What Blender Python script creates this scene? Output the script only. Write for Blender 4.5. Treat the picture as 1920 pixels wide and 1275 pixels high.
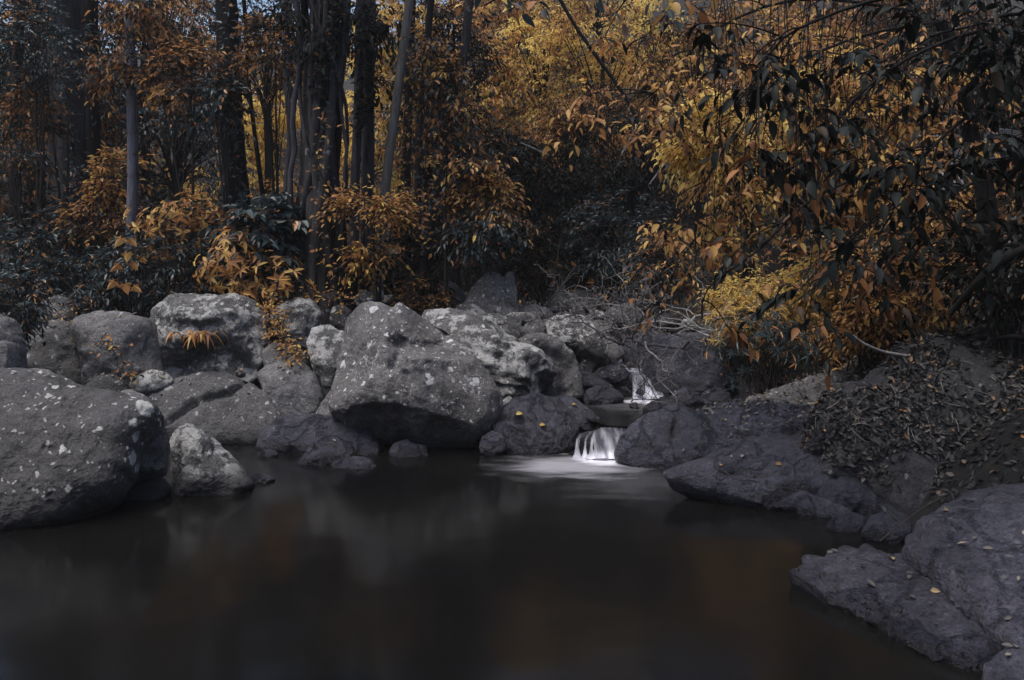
import bpy, math
import numpy as np
from math import radians as rad, pi
S = bpy.context.scene
for o in list(bpy.data.objects): bpy.data.objects.remove(o)

# ------------------------------------------------------------------ camera, sky, sun, exposure
F = 1500.0; HZ = 480.0; CH = 1.8           # focal length and horizon in photo pixels, camera height
cam = bpy.data.cameras.new("camera"); camo = bpy.data.objects.new("camera", cam)
S.collection.objects.link(camo); S.camera = camo
camo.location = (0, 0, CH); camo.rotation_euler = (pi/2, 0, 0)
cam.sensor_width = 36; cam.lens = 36*F/1920; cam.shift_y = -(637.5-HZ)/1920
cam.clip_start = 0.05; cam.clip_end = 500
SUN_EL, SUN_AZ = 68, -125                    # azimuth from +Y, towards +X positive
w = bpy.data.worlds.new("World"); S.world = w; w.use_nodes = True
nt = w.node_tree; bg = nt.nodes['Background']
sky = nt.nodes.new('ShaderNodeTexSky'); sky.sky_type = 'NISHITA'; sky.sun_disc = False
sky.sun_elevation = rad(SUN_EL); sky.sun_rotation = rad(SUN_AZ); sky.air_density = 1.0; sky.dust_density = 3.0; sky.ozone_density = 1.0
nt.links.new(sky.outputs[0], bg.inputs[0]); bg.inputs[1].default_value = 0.15
sl = bpy.data.lights.new("sun", 'SUN'); so = bpy.data.objects.new("sun", sl); S.collection.objects.link(so)
sl.energy = 2.7; sl.angle = rad(38); sl.color = (1, .95, .88)
so.rotation_euler = (rad(90-SUN_EL), 0, -rad(SUN_AZ)+pi)
S.view_settings.view_transform = 'Standard'; S.view_settings.look = 'None'; S.view_settings.exposure = 0.32
S.view_settings.gamma = 1
S.cycles.max_bounces = 6; S.cycles.transparent_max_bounces = 12

# ------------------------------------------------------------------ numpy noise
def _h(i, j, k, s):
    n = (i.astype(np.int64)*374761393 + j.astype(np.int64)*668265263 + k.astype(np.int64)*1274126177 + s*144665) & 0xffffffff
    n = ((n ^ (n >> 13))*1274126177) & 0xffffffff
    n = ((n ^ (n >> 16))*2246822519) & 0xffffffff
    return ((n ^ (n >> 15)) & 0xffff)/32767.5-1
def noise(p, s=0):
    i = np.floor(p).astype(np.int64); f = p-i; f = f*f*f*(f*(f*6-15)+10)
    r = 0
    for a in (0, 1):
        for b in (0, 1):
            for c in (0, 1):
                wt = (f[:,0] if a else 1-f[:,0])*(f[:,1] if b else 1-f[:,1])*(f[:,2] if c else 1-f[:,2])
                r = r+wt*_h(i[:,0]+a, i[:,1]+b, i[:,2]+c, s)
    return r
def fbm(p, o=4, s=0, g=.5):
    r = 0; a = 1
    for q in range(o): r = r+a*noise(p*(2.03**q)+17.3*q, s+q); a *= g
    return r
def ridge(p, o=3, s=0):
    r = 0; a = 1
    for q in range(o): r = r+a*(1-2*np.abs(noise(p*(2.1**q)+9.1*q, s+q))); a *= .5
    return r
def nrm(v): return v/np.maximum(np.linalg.norm(v, axis=-1, keepdims=True), 1e-9)
def P(px, py, d): return np.array([(px-960)/F*d, d, CH-(py-HZ)/F*d])

# ------------------------------------------------------------------ object helpers
COL = S.collection
def tag(o, label=None, cat=None, group=None, kind=None):
    if label: o['label'] = label
    if cat: o['category'] = cat
    if group: o['group'] = group
    if kind: o['kind'] = kind
    return o
def mesh_np(name, V, faces, mat, parent=None, smooth=True, hue=None):
    """faces: list of int arrays (n,3) or (n,4)"""
    me = bpy.data.meshes.new(name); V = np.asarray(V, dtype=np.float32)
    me.vertices.add(len(V)); me.vertices.foreach_set('co', V.ravel())
    fl = [np.asarray(f) for f in faces if len(f)]
    loops = np.concatenate([f.ravel() for f in fl]).astype(np.int32)
    tot = np.concatenate([np.full(len(f), f.shape[1]) for f in fl])
    st = np.concatenate([[0], np.cumsum(tot)[:-1]]).astype(np.int32)
    me.loops.add(len(loops)); me.loops.foreach_set('vertex_index', loops)
    me.polygons.add(len(tot)); me.polygons.foreach_set('loop_start', st)
    me.polygons.foreach_set('use_smooth', np.full(len(tot), smooth))
    me.update(calc_edges=True); me.validate()
    if hue is not None:
        a = me.attributes.new('hue', 'FLOAT', 'POINT'); a.data.foreach_set('value', np.asarray(hue, dtype=np.float32))
    me.materials.append(mat)
    o = bpy.data.objects.new(name, me); COL.objects.link(o)
    if parent is not None: o.parent = parent
    return o
def empty(name, loc, rz=0):
    o = bpy.data.objects.new(name, None); COL.objects.link(o); o.location = [float(c) for c in loc]; o.rotation_euler = (0, 0, rz)
    o.empty_display_size = .1
    return o
def tubes(Pt, R, sides=3, voff=0):
    """Pt (T,n,3), R (T,n) -> V, quads"""
    T, n, _ = Pt.shape
    tg = nrm(np.gradient(Pt, axis=1)); ref = np.where(np.abs(tg[..., 2:3]) > .9, np.array([1., 0, 0]), np.array([0, 0, 1.]))
    a = nrm(np.cross(tg, ref)); b = np.cross(tg, a)
    th = np.arange(sides)*2*pi/sides
    V = Pt[:, :, None]+R[:, :, None, None]*(a[:, :, None]*np.cos(th)[None, None, :, None]+b[:, :, None]*np.sin(th)[None, None, :, None])
    idx = np.arange(T*n*sides).reshape(T, n, sides)+voff
    A = idx[:, :-1]; B = idx[:, 1:]
    Q = np.stack([A, np.roll(A, -1, 2), np.roll(B, -1, 2), B], -1).reshape(-1, 4)
    return V.reshape(-1, 3), Q

# ------------------------------------------------------------------ materials
def N(t, typ, **k):
    n = t.nodes.new('ShaderNode'+typ)
    for a, v in k.items():
        if a.startswith('i_'):
            key = a[2:]; n.inputs[int(key) if key.isdigit() else key].default_value = v
        else: setattr(n, a, v)
    return n
def newmat(name):
    m = bpy.data.materials.new(name); m.use_nodes = True; t = m.node_tree
    return m, t, t.nodes['Principled BSDF'], t.nodes['Material Output']
def ramp(t, stops, interp='LINEAR'):
    r = t.nodes.new('ShaderNodeValToRGB'); e = r.color_ramp; e.interpolation = interp
    while len(e.elements) > 1: e.elements.remove(e.elements[-1])
    e.elements[0].position = stops[0][0]; e.elements[0].color = (*stops[0][1], 1)
    for p, c in stops[1:]:
        q = e.elements.new(p); q.color = (*c, 1)
    return r
def math_(t, op, a, b=None, clamp=False):
    n = t.nodes.new('ShaderNodeMath'); n.operation = op; n.use_clamp = clamp
    for i, v in enumerate((a, b)):
        if v is None: continue
        if hasattr(v, 'links') or hasattr(v, 'is_linked'): t.links.new(v, n.inputs[i])
        else: n.inputs[i].default_value = v
    return n.outputs[0]
def mixc(t, f, a, b):
    n = t.nodes.new('ShaderNodeMix'); n.data_type = 'RGBA'
    for s, v in ((n.inputs[0], f), (n.inputs[6], a), (n.inputs[7], b)):
        if hasattr(v, 'is_linked'): t.links.new(v, s)
        else: s.default_value = (*v, 1) if isinstance(v, tuple) else v
    return n.outputs[2]

def rock_mat(name, dark, mid, light, lichen=.5, lscale=11, lcol=(.5, .5, .5), rough=.75, bump=.6, crack=.5, wetz=.1, spots=.5, patch=.5):
    m, t, b, out = newmat(name); L = t.links.new
    g = N(t, 'NewGeometry'); pos = g.outputs['Position']
    n1 = N(t, 'TexNoise', i_Scale=2.3, i_Detail=8, i_Roughness=.65); L(pos, n1.inputs['Vector'])
    n2 = N(t, 'TexNoise', i_Scale=14, i_Detail=8, i_Roughness=.7); L(pos, n2.inputs['Vector'])
    n3 = N(t, 'TexNoise', i_Scale=60, i_Detail=6, i_Roughness=.7); L(pos, n3.inputs['Vector'])
    mixn = math_(t, 'ADD', math_(t, 'MULTIPLY', n1.outputs[0], .55), math_(t, 'MULTIPLY', n2.outputs[0], .45))
    r = ramp(t, [(.34, dark), (.48, mid), (.66, light)]); L(mixn, r.inputs[0])
    col = r.outputs[0]
    # fine dark pits and pale grains
    r3 = ramp(t, [(.36, (.25,)*3), (.47, (.95,)*3), (.66, (1.6,)*3)]); L(n3.outputs[0], r3.inputs[0])
    mm = t.nodes.new('ShaderNodeMix'); mm.data_type = 'RGBA'; mm.blend_type = 'MULTIPLY'; mm.inputs[0].default_value = .8
    L(col, mm.inputs[6]); L(r3.outputs[0], mm.inputs[7]); col = mm.outputs[2]
    oi = N(t, 'ObjectInfo'); hv = t.nodes.new('ShaderNodeHueSaturation'); L(col, hv.inputs['Color']); L(math_(t, 'ADD', math_(t, 'MULTIPLY', oi.outputs['Random'], .55), .7), hv.inputs['Value']); col = hv.outputs[0]
    # moss and algae stains
    nm = N(t, 'TexNoise', i_Scale=3.1, i_Detail=7, i_Roughness=.7); mo = N(t, 'VectorMath', operation='ADD'); L(pos, mo.inputs[0]); mo.inputs[1].default_value = (7, 3, 5); L(mo.outputs[0], nm.inputs['Vector'])
    col = mixc(t, math_(t, 'MULTIPLY', math_(t, 'SUBTRACT', nm.outputs[0], .56), 7, clamp=True), col, tuple(c_*k_ for c_, k_ in zip(dark, (.7, .72, .6))))
    # lichen discs: warped voronoi cells with random radius
    warp = N(t, 'TexNoise', i_Scale=22, i_Detail=3); L(pos, warp.inputs['Vector'])
    vm = N(t, 'VectorMath', operation='MULTIPLY_ADD'); L(warp.outputs['Color'], vm.inputs[0]); vm.inputs[1].default_value = (.07,)*3; L(pos, vm.inputs[2])
    masks = []
    for sc, thr, rr in ((lscale, 1-.5*spots, .8), (lscale*2.2, 1-.6*spots, .8), (lscale*5, 1-.6*spots, .9)):
        v = N(t, 'TexVoronoi', i_Scale=sc, i_Randomness=1); L(vm.outputs[0], v.inputs['Vector'])
        sep = N(t, 'SeparateColor'); L(v.outputs['Color'], sep.inputs[0])
        rad_ = math_(t, 'MULTIPLY', math_(t, 'MAXIMUM', math_(t, 'SUBTRACT', sep.outputs[0], thr), 0.0), rr/max(.05, 1-thr)*.5)
        masks.append(math_(t, 'MULTIPLY', math_(t, 'SUBTRACT', rad_, v.outputs['Distance']), 14, clamp=True))
    msk = math_(t, 'MAXIMUM', math_(t, 'MAXIMUM', masks[0], masks[1]), math_(t, 'MULTIPLY', masks[2], .7))
    # flaky crust patches
    n4 = N(t, 'TexNoise', i_Scale=5.5, i_Detail=9, i_Roughness=.72); L(vm.outputs[0], n4.inputs['Vector'])
    pt = math_(t, 'MULTIPLY', math_(t, 'SUBTRACT', n4.outputs[0], .68-.14*patch), 22, clamp=True)
    msk = math_(t, 'MAXIMUM', msk, math_(t, 'MULTIPLY', pt, .75))
    # lichen fades out towards the waterline and under overhangs where no rain falls
    sp = N(t, 'SeparateXYZ'); L(pos, sp.inputs[0]); sn = N(t, 'SeparateXYZ'); L(g.outputs['Normal'], sn.inputs[0])
    zw = math_(t, 'MULTIPLY', math_(t, 'SUBTRACT', sp.outputs[2], wetz), 7, clamp=True)
    msk = math_(t, 'MULTIPLY', math_(t, 'MULTIPLY', msk, zw), math_(t, 'MULTIPLY', math_(t, 'SUBTRACT', n2.outputs[0], .22), 3.2*lichen, clamp=True))
    upf = math_(t, 'ADD', math_(t, 'MULTIPLY', sn.outputs[2], 1.5), .9, clamp=True)
    msk = math_(t, 'MULTIPLY', msk, upf)
    col = mixc(t, msk, col, lcol)
    # damp band just above the water
    wet = math_(t, 'SUBTRACT', 1.0, math_(t, 'MULTIPLY', math_(t, 'ADD', math_(t, 'SUBTRACT', sp.outputs[2], wetz), math_(t, 'MULTIPLY', n1.outputs[0], .12)), 9, clamp=True), clamp=True)
    mw = t.nodes.new('ShaderNodeMix'); mw.data_type = 'RGBA'; mw.blend_type = 'MULTIPLY'; L(math_(t, 'MULTIPLY', wet, .8), mw.inputs[0]); L(col, mw.inputs[6]); mw.inputs[7].default_value = (.25, .25, .3, 1)
    L(mw.outputs[2], b.inputs['Base Color'])
    L(math_(t, 'SUBTRACT', rough, math_(t, 'MULTIPLY', wet, .3)), b.inputs['Roughness'])
    b.inputs['Specular IOR Level'].default_value = .4
    # bump
    vc = N(t, 'TexVoronoi', feature='DISTANCE_TO_EDGE', i_Scale=2.6, i_Randomness=1); 
    vm2 = N(t, 'VectorMath', operation='MULTIPLY_ADD'); L(n1.outputs['Color'], vm2.inputs[0]); vm2.inputs[1].default_value = (.6,)*3; L(pos, vm2.inputs[2]); L(vm2.outputs[0], vc.inputs['Vector'])
    cr = math_(t, 'MULTIPLY', vc.outputs['Distance'], 22, clamp=True)
    hgt = math_(t, 'ADD', math_(t, 'MULTIPLY', n2.outputs[0], 1.0), math_(t, 'MULTIPLY', n3.outputs[0], .35))
    hgt = math_(t, 'ADD', hgt, math_(t, 'MULTIPLY', cr, .25*crack))
    hgt = math_(t, 'ADD', hgt, math_(t, 'MULTIPLY', msk, .08))
    bp = N(t, 'Bump', i_Strength=bump, i_Distance=.06); L(hgt, bp.inputs['Height']); L(bp.outputs[0], b.inputs['Normal'])
    return m
M_pale = rock_mat('rock_lichened', (.035, .034, .036), (.105, .1, .102), (.19, .185, .19), lichen=1.2, lscale=7, rough=.75, spots=.7, patch=.55, bump=.8, lcol=(.55, .55, .56))
M_spot = rock_mat('rock_spotted', (.034, .033, .035), (.082, .079, .082), (.125, .12, .125), lichen=1.5, lscale=5, rough=.8, crack=.1, patch=.1, spots=.85, bump=.7, lcol=(.44, .44, .43))
M_crust = rock_mat('rock_crusted', (.03, .03, .032), (.09, .088, .09), (.2, .2, .2), lichen=1.4, lscale=7, rough=.8, patch=1.35, bump=1.0)
M_plain = rock_mat('rock_plain', (.045, .044, .046), (.095, .092, .096), (.15, .147, .152), lichen=.9, lscale=8, rough=.7, spots=.6, patch=.35, bump=.7, lcol=(.32, .32, .33))
M_dark = rock_mat('rock_dark', (.018, .018, .02), (.045, .044, .048), (.085, .084, .09), lichen=.4, lscale=9, rough=.6, spots=.3, patch=.4, bump=.9)
M_wet = rock_mat('rock_river_worn', (.012, .012, .018), (.032, .032, .045), (.075, .075, .10), lichen=.15, lscale=9, rough=.38, spots=.2, patch=.15, bump=.8, wetz=.05, crack=2.2)

def leaf_mat(name, stops, rough=.5, trans=.35, spec=.35):
    m, t, b, out = newmat(name); L = t.links.new
    a = N(t, 'Attribute', attribute_name='hue')
    r = ramp(t, stops, 'LINEAR'); L(a.outputs['Fac'], r.inputs[0])
    L(r.outputs[0], b.inputs['Base Color']); b.inputs['Roughness'].default_value = rough; b.inputs['Specular IOR Level'].default_value = spec
    tr = N(t, 'BsdfTranslucent'); L(r.outputs[0], tr.inputs[0])
    ms = N(t, 'MixShader', i_0=trans); L(b.outputs[0], ms.inputs[1]); L(tr.outputs[0], ms.inputs[2]); L(ms.outputs[0], out.inputs[0])
    return m
ORA, ORB, ORC = (.46, .22, .08), (.24, .105, .042), (.58, .35, .115)
YEA, YEB = (.88, .70, .24), (.72, .52, .155)  # bright yellows; sunlight on the forest leaves is put into these colours
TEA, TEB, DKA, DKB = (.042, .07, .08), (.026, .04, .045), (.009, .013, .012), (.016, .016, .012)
L_orange = leaf_mat('leaf_orange', [(0, DKA), (.2, DKB), (.33, ORB), (.55, ORA), (.8, ORC), (1, YEB)], trans=.5)
L_yellow = leaf_mat('leaf_yellow', [(0, DKB), (.15, TEB), (.26, ORA), (.4, ORC), (.65, YEB), (1, YEA)], trans=.6)  # yellow leaves; on the forest plants the colour stands for sunlight
L_sun_gold = leaf_mat('leaf_sun_gold', [(0, ORB), (.12, ORC), (.4, YEB), (1, (.9, .74, .26))], trans=.68)  # sunlit forest patches, put into the leaf colour as gold
L_rust = leaf_mat('leaf_rust', [(0, DKA), (.25, DKB), (.4, TEB), (.5, (.12, .05, .02)), (.7, ORB), (.88, ORA), (1, ORC)], trans=.45)
L_teal = leaf_mat('leaf_bluegreen', [(0, DKA), (.35, TEB), (.7, TEA), (.88, (.06, .085, .09)), (.93, ORB), (1, ORA)], rough=.35, trans=.2)
L_dark = leaf_mat('leaf_dark', [(0, DKA), (.6, DKB), (.88, (.02, .028, .03)), (.95, (.04, .024, .012)), (1, ORB)], rough=.5, trans=.08, spec=.1)  # near-black greens; shade of hollow and foreground is put into the colour
L_mixed = leaf_mat('leaf_mixed', [(0, DKA), (.3, TEB), (.45, TEA), (.55, ORB), (.8, ORA), (1, YEB)])
L_litter = leaf_mat('leaf_litter', [(0, (.02, .018, .018)), (.4, (.06, .054, .052)), (.75, (.11, .1, .095)), (.93, (.2, .17, .13)), (.97, (.3, .2, .08)), (1, ORA)], rough=.6, trans=.05)

L_bank = leaf_mat('leaf_litter_dark', [(0, (.006, .0055, .0055)), (.6, (.017, .016, .016)), (.88, (.045, .042, .042)), (.97, (.14, .12, .10)), (1, ORA)], rough=.5, trans=.05)  # darker litter leaves for the right bank
def bark_mat(name, dark, light, blotch=None, vert=True, sc=1.0):
    m, t, b, out = newmat(name); L = t.links.new
    tc = N(t, 'NewGeometry'); mp = N(t, 'Mapping'); L(tc.outputs['Position'], mp.inputs[0]); mp.inputs['Scale'].default_value = (9*sc, 9*sc, 1.5*sc if vert else 9*sc)
    n = N(t, 'TexNoise', i_Scale=2.2, i_Detail=9, i_Roughness=.7); L(mp.outputs[0], n.inputs['Vector'])
    r = ramp(t, [(.33, dark), (.62, light)]); L(n.outputs[0], r.inputs[0]); col = r.outputs[0]
    if blotch:
        n2 = N(t, 'TexNoise', i_Scale=5, i_Detail=6, i_Roughness=.65); L(tc.outputs['Position'], n2.inputs['Vector'])
        f = math_(t, 'MULTIPLY', math_(t, 'SUBTRACT', n2.outputs[0], blotch[1]), 14, clamp=True); col = mixc(t, f, col, blotch[0])
    L(col, b.inputs['Base Color']); b.inputs['Roughness'].default_value = .9; b.inputs['Specular IOR Level'].default_value = .15
    bp = N(t, 'Bump', i_Strength=.7, i_Distance=.03); L(n.outputs[0], bp.inputs['Height']); L(bp.outputs[0], b.inputs['Normal'])
    return m
B_dark = bark_mat('bark_dark', (.004, .0037, .004), (.014, .013, .014))
B_grey = bark_mat('bark_grey', (.022, .021, .024), (.075, .072, .082))
B_pale = bark_mat('bark_pale', (.07, .068, .082), (.16, .155, .185), blotch=((.06, .05, .05), .58))
B_mott = bark_mat('bark_mottled', (.014, .013, .014), (.05, .047, .05), blotch=((.25, .24, .27), .6))
B_twig = bark_mat('bark_twig', (.02, .017, .015), (.05, .042, .038))
B_dead = bark_mat('deadwood', (.09, .085, .085), (.30, .285, .285), vert=False)

# ------------------------------------------------------------------ terrain
def sstep(a, b, x): t = np.clip((x-a)/(b-a), 0, 1); return t*t*(3-2*t)
def terr(x, y):
    x = np.asarray(x, float); y = np.asarray(y, float)
    c = np.interp(y, [0, 6.8, 7.5, 9, 10.5, 13, 15, 18, 34], [-.7, -.7, -.15, .1, .6, .95, 1.5, 4.2, 17])
    l = np.interp(y, [0, 7.6, 8.3, 8.8, 9.3, 9.9, 12, 17, 34], [-.7, -.7, -.1, .25, .7, 1.0, 1.25, 1.8, 10.5])
    wl = sstep(-1.0, -2.4, x)
    z = c*(1-wl)+l*wl
    xr = np.interp(y, [-4, 2.5, 4, 5.5, 7.3, 9, 12, 20], [2.4, 2.4, 2.45, 2.5, 2.4, 2.8, 3.1, 3.5])
    r = np.minimum((x-xr)*.62, 9)
    r = np.where(r > -.7, r, -.7)
    z = np.maximum(z, r)
    bk = np.minimum((-y-1.5)*.8, 6); z = np.maximum(z, bk)
    lf = np.minimum((-x-7.5)*.7, 6); z = np.maximum(z, lf)
    q = np.stack([x, y, np.zeros_like(x)], -1).reshape(-1, 3)
    nn = (.10*fbm(q*.8, 4, 5)+.05*ridge(q*2.2, 3, 8)).reshape(x.shape)
    return z+nn*np.clip((z+.9), .2, 1.5)
def T(x, y): return float(terr(np.array([x]), np.array([y]))[0])
def build_terrain():
    xs = np.concatenate([np.linspace(-150, -14, 18)[:-1], np.linspace(-14, 16, 300), np.linspace(16, 150, 18)[1:]])
    ys = np.concatenate([np.linspace(-60, -4, 12)[:-1], np.linspace(-4, 20, 280), np.linspace(20, 160, 40)[1:]])
    X, Y = np.meshgrid(xs, ys); Z = terr(X, Y); Z = np.minimum(Z, 22+.0*X)
    idx = np.arange(X.size).reshape(X.shape)
    Q = np.stack([idx[:-1, :-1], idx[:-1, 1:], idx[1:, 1:], idx[1:, :-1]], -1).reshape(-1, 4)
    m, t, b, out = newmat('forest_soil'); L = t.links.new
    g = N(t, 'NewGeometry'); n = N(t, 'TexNoise', i_Scale=9, i_Detail=10, i_Roughness=.75); L(g.outputs['Position'], n.inputs['Vector'])
    r = ramp(t, [(.35, (.006, .0055, .0055)), (.55, (.02, .018, .017)), (.72, (.045, .04, .038))]); L(n.outputs[0], r.inputs[0]); L(r.outputs[0], b.inputs['Base Color'])
    b.inputs['Roughness'].default_value = .9
    bp = N(t, 'Bump', i_Strength=1, i_Distance=.08); L(n.outputs[0], bp.inputs['Height']); L(bp.outputs[0], b.inputs['Normal'])
    tag(mesh_np('ground', np.stack([X, Y, Z], -1).reshape(-1, 3), [Q], m), kind='structure')
build_terrain()

# ------------------------------------------------------------------ water
def water_mat(name, foams, rough=.15):
    """foams: list of (x, y, rx, ry, strength, sharp) bubbles spreading from the foot of a fall"""
    m, t, b, out = newmat(name); L = t.links.new
    g = N(t, 'NewGeometry'); n = N(t, 'TexNoise', i_Scale=.7, i_Detail=3); L(g.outputs['Position'], n.inputs['Vector'])
    r = ramp(t, [(.35, (.003, .0032, .0038)), (.7, (.006, .0058, .005))]); L(n.outputs[0], r.inputs[0])
    mp = N(t, 'Mapping'); L(g.outputs['Position'], mp.inputs[0]); mp.inputs['Scale'].default_value = (1.6, 5, 1); mp.inputs['Rotation'].default_value = (0, 0, .15)
    n2 = N(t, 'TexNoise', i_Scale=1.6, i_Detail=4, i_Roughness=.5); L(mp.outputs[0], n2.inputs['Vector'])
    tot = None
    for (x, y, rx, ry, st) in foams:
        v = N(t, 'VectorMath', operation='SUBTRACT'); L(g.outputs['Position'], v.inputs[0]); v.inputs[1].default_value = (x, y, 0)
        s = N(t, 'VectorMath', operation='MULTIPLY'); L(v.outputs[0], s.inputs[0]); s.inputs[1].default_value = (1/rx, 1/ry, 0)
        ln = N(t, 'VectorMath', operation='LENGTH'); L(s.outputs[0], ln.inputs[0])
        d = math_(t, 'ADD', ln.outputs['Value'], math_(t, 'MULTIPLY', math_(t, 'SUBTRACT', n2.outputs[0], .5), 1.0))
        f = N(t, 'MapRange', interpolation_type='SMOOTHERSTEP'); L(d, f.inputs[0]); f.inputs[1].default_value = 1.0; f.inputs[2].default_value = .0; f.inputs[3].default_value = 0; f.inputs[4].default_value = st
        tot = f.outputs[0] if tot is None else math_(t, 'MAXIMUM', tot, f.outputs[0])
    tot = math_(t, 'POWER', tot, 1.6)
    L(mixc(t, tot, r.outputs[0], (.8, .8, .88)), b.inputs['Base Color'])
    b.inputs['Roughness'].default_value = rough; b.inputs['IOR'].default_value = 1.33
    n3 = N(t, 'TexNoise', i_Scale=1.1, i_Detail=2); L(g.outputs['Position'], n3.inputs['Vector'])
    bp = N(t, 'Bump', i_Strength=.12, i_Distance=.1); L(n3.outputs[0], bp.inputs['Height']); L(bp.outputs[0], b.inputs['Normal'])
    return m
def flat(name, pts, z, mat):
    import bmesh
    bm = bmesh.new(); bm.faces.new([bm.verts.new((x, y, z)) for x, y in pts]); me = bpy.data.meshes.new(name); bm.to_mesh(me); bm.free()
    me.materials.append(mat); o = bpy.data.objects.new(name, me); COL.objects.link(o); tag(o, kind='structure'); return o
fo = P(1125, 862, 7.0)
W_low = water_mat('pool_water', [(fo[0], 7.0, .5, .34, 1.0), (fo[0]-.2, 6.85, 1.0, .65, .55), (fo[0]+.2, 6.4, .9, .9, .16)])
flat('pool_water', [(-9, -6), (6, -6), (6, 7.4), (.25, 7.4), (-.2, 8.9), (-9, 8.9)], 0, W_low)
f2 = P(1200, 750, 8.85); 
W_up = water_mat('upper_pool_water', [(f2[0], 8.8, .42, .34, 1.1), (f2[0]-.1, 8.55, .7, .6, .25)])
flat('upper_pool_water', [(.9, 7.55), (1.12, 7.5), (1.6, 7.6), (3.0, 7.9), (3.0, 9.2), (.6, 9.2), (.62, 8.0)], .2, W_up)

def falls_mat():
    m, t, b, out = newmat('falling_water'); L = t.links.new
    u = N(t, 'Attribute', attribute_name='hue'); g = N(t, 'NewGeometry')
    mp = N(t, 'Mapping'); L(g.outputs['Position'], mp.inputs[0]); mp.inputs['Scale'].default_value = (11, 2, 2)
    n = N(t, 'TexNoise', i_Scale=1, i_Detail=4); L(mp.outputs[0], n.inputs['Vector'])
    dens = math_(t, 'MULTIPLY', math_(t, 'ADD', math_(t, 'MULTIPLY', math_(t, 'SUBTRACT', n.outputs[0], .5), 2.2), u.outputs['Fac']), 1, clamp=True)
    L(mixc(t, dens, (.07, .07, .09), (.68, .68, .78)), b.inputs['Base Color']); b.inputs['Roughness'].default_value = .3; b.inputs['IOR'].default_value = 1.33
    tr = N(t, 'BsdfTransparent'); ms = N(t, 'MixShader'); L(math_(t, 'ADD', math_(t, 'MULTIPLY', dens, .75), .25, clamp=True), ms.inputs[0]); L(tr.outputs[0], ms.inputs[1]); L(b.outputs[0], ms.inputs[2]); L(ms.outputs[0], out.inputs[0])
    return m
W_fall = falls_mat()
def fall(rows, seed, name='waterfall', under=.10):
    """rows: list of (left px, right px, py, d, whiteness) from lip to foot, lofted into a curved sheet of water"""
    n = 40; k = 36; r = np.array(rows, float); s = np.linspace(0, len(r)-1, k)
    g = np.stack([np.interp(s, range(len(r)), r[:, i]) for i in range(5)], 1)
    V = []; H = []
    for a in g:
        for u in np.linspace(0, 1, n):
            q = P(a[0]+(a[1]-a[0])*u, a[2], a[3]); V.append(q); H.append(a[4]*(1-.35*abs(2*u-1)**4))
    V = np.array(V); nn = fbm(np.stack([V[:, 0]*16, V[:, 2]*2, V[:, 1]], -1), 3, seed); V[:, 1] -= nn*.02+.0; V[:, 2] += nn*.01
    idx = np.arange(k*n).reshape(k, n); Q = np.stack([idx[:-1, :-1], idx[:-1, 1:], idx[1:, 1:], idx[1:, :-1]], -1).reshape(-1, 4)
    return tag(mesh_np(name, V, [Q], W_fall, hue=H), kind='structure')
fall([(1150, 1226, 796, 7.66, .1), (1122, 1214, 803, 7.52, .25), (1112, 1198, 813, 7.40, .38), (1112, 1186, 828, 7.3, .42), (1114, 1170, 843, 7.2, .5), (1104, 1160, 852, 7.12, .8), (1094, 1162, 860, 7.04, 1.0)], 3)
for q_, (xa, wd) in enumerate(((1079, 7), (1095, 4), (1106, 5))):
    fall([(xa+8, xa+8+wd*1.6, 812+q_*-2, 7.44, .1), (xa+2, xa+2+wd, 822, 7.33, .3), (xa, xa+wd, 838, 7.27, .45), (xa-2, xa+wd+2, 850, 7.2, .7), (xa-6, xa+wd+6, 858, 7.12, 1.0)], 20+q_)
fall([(1172, 1212, 690, 9.35, .3), (1180, 1222, 703, 9.2, .35), (1186, 1236, 725, 9.05, .45), (1186, 1250, 748, 8.9, 1.1)], 5)
fall([(1140, 1166, 662, 10.0, .4), (1132, 1166, 675, 9.8, .9), (1128, 1172, 690, 9.6, 1.0), (1150, 1200, 697, 9.4, .6)], 7)

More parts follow.
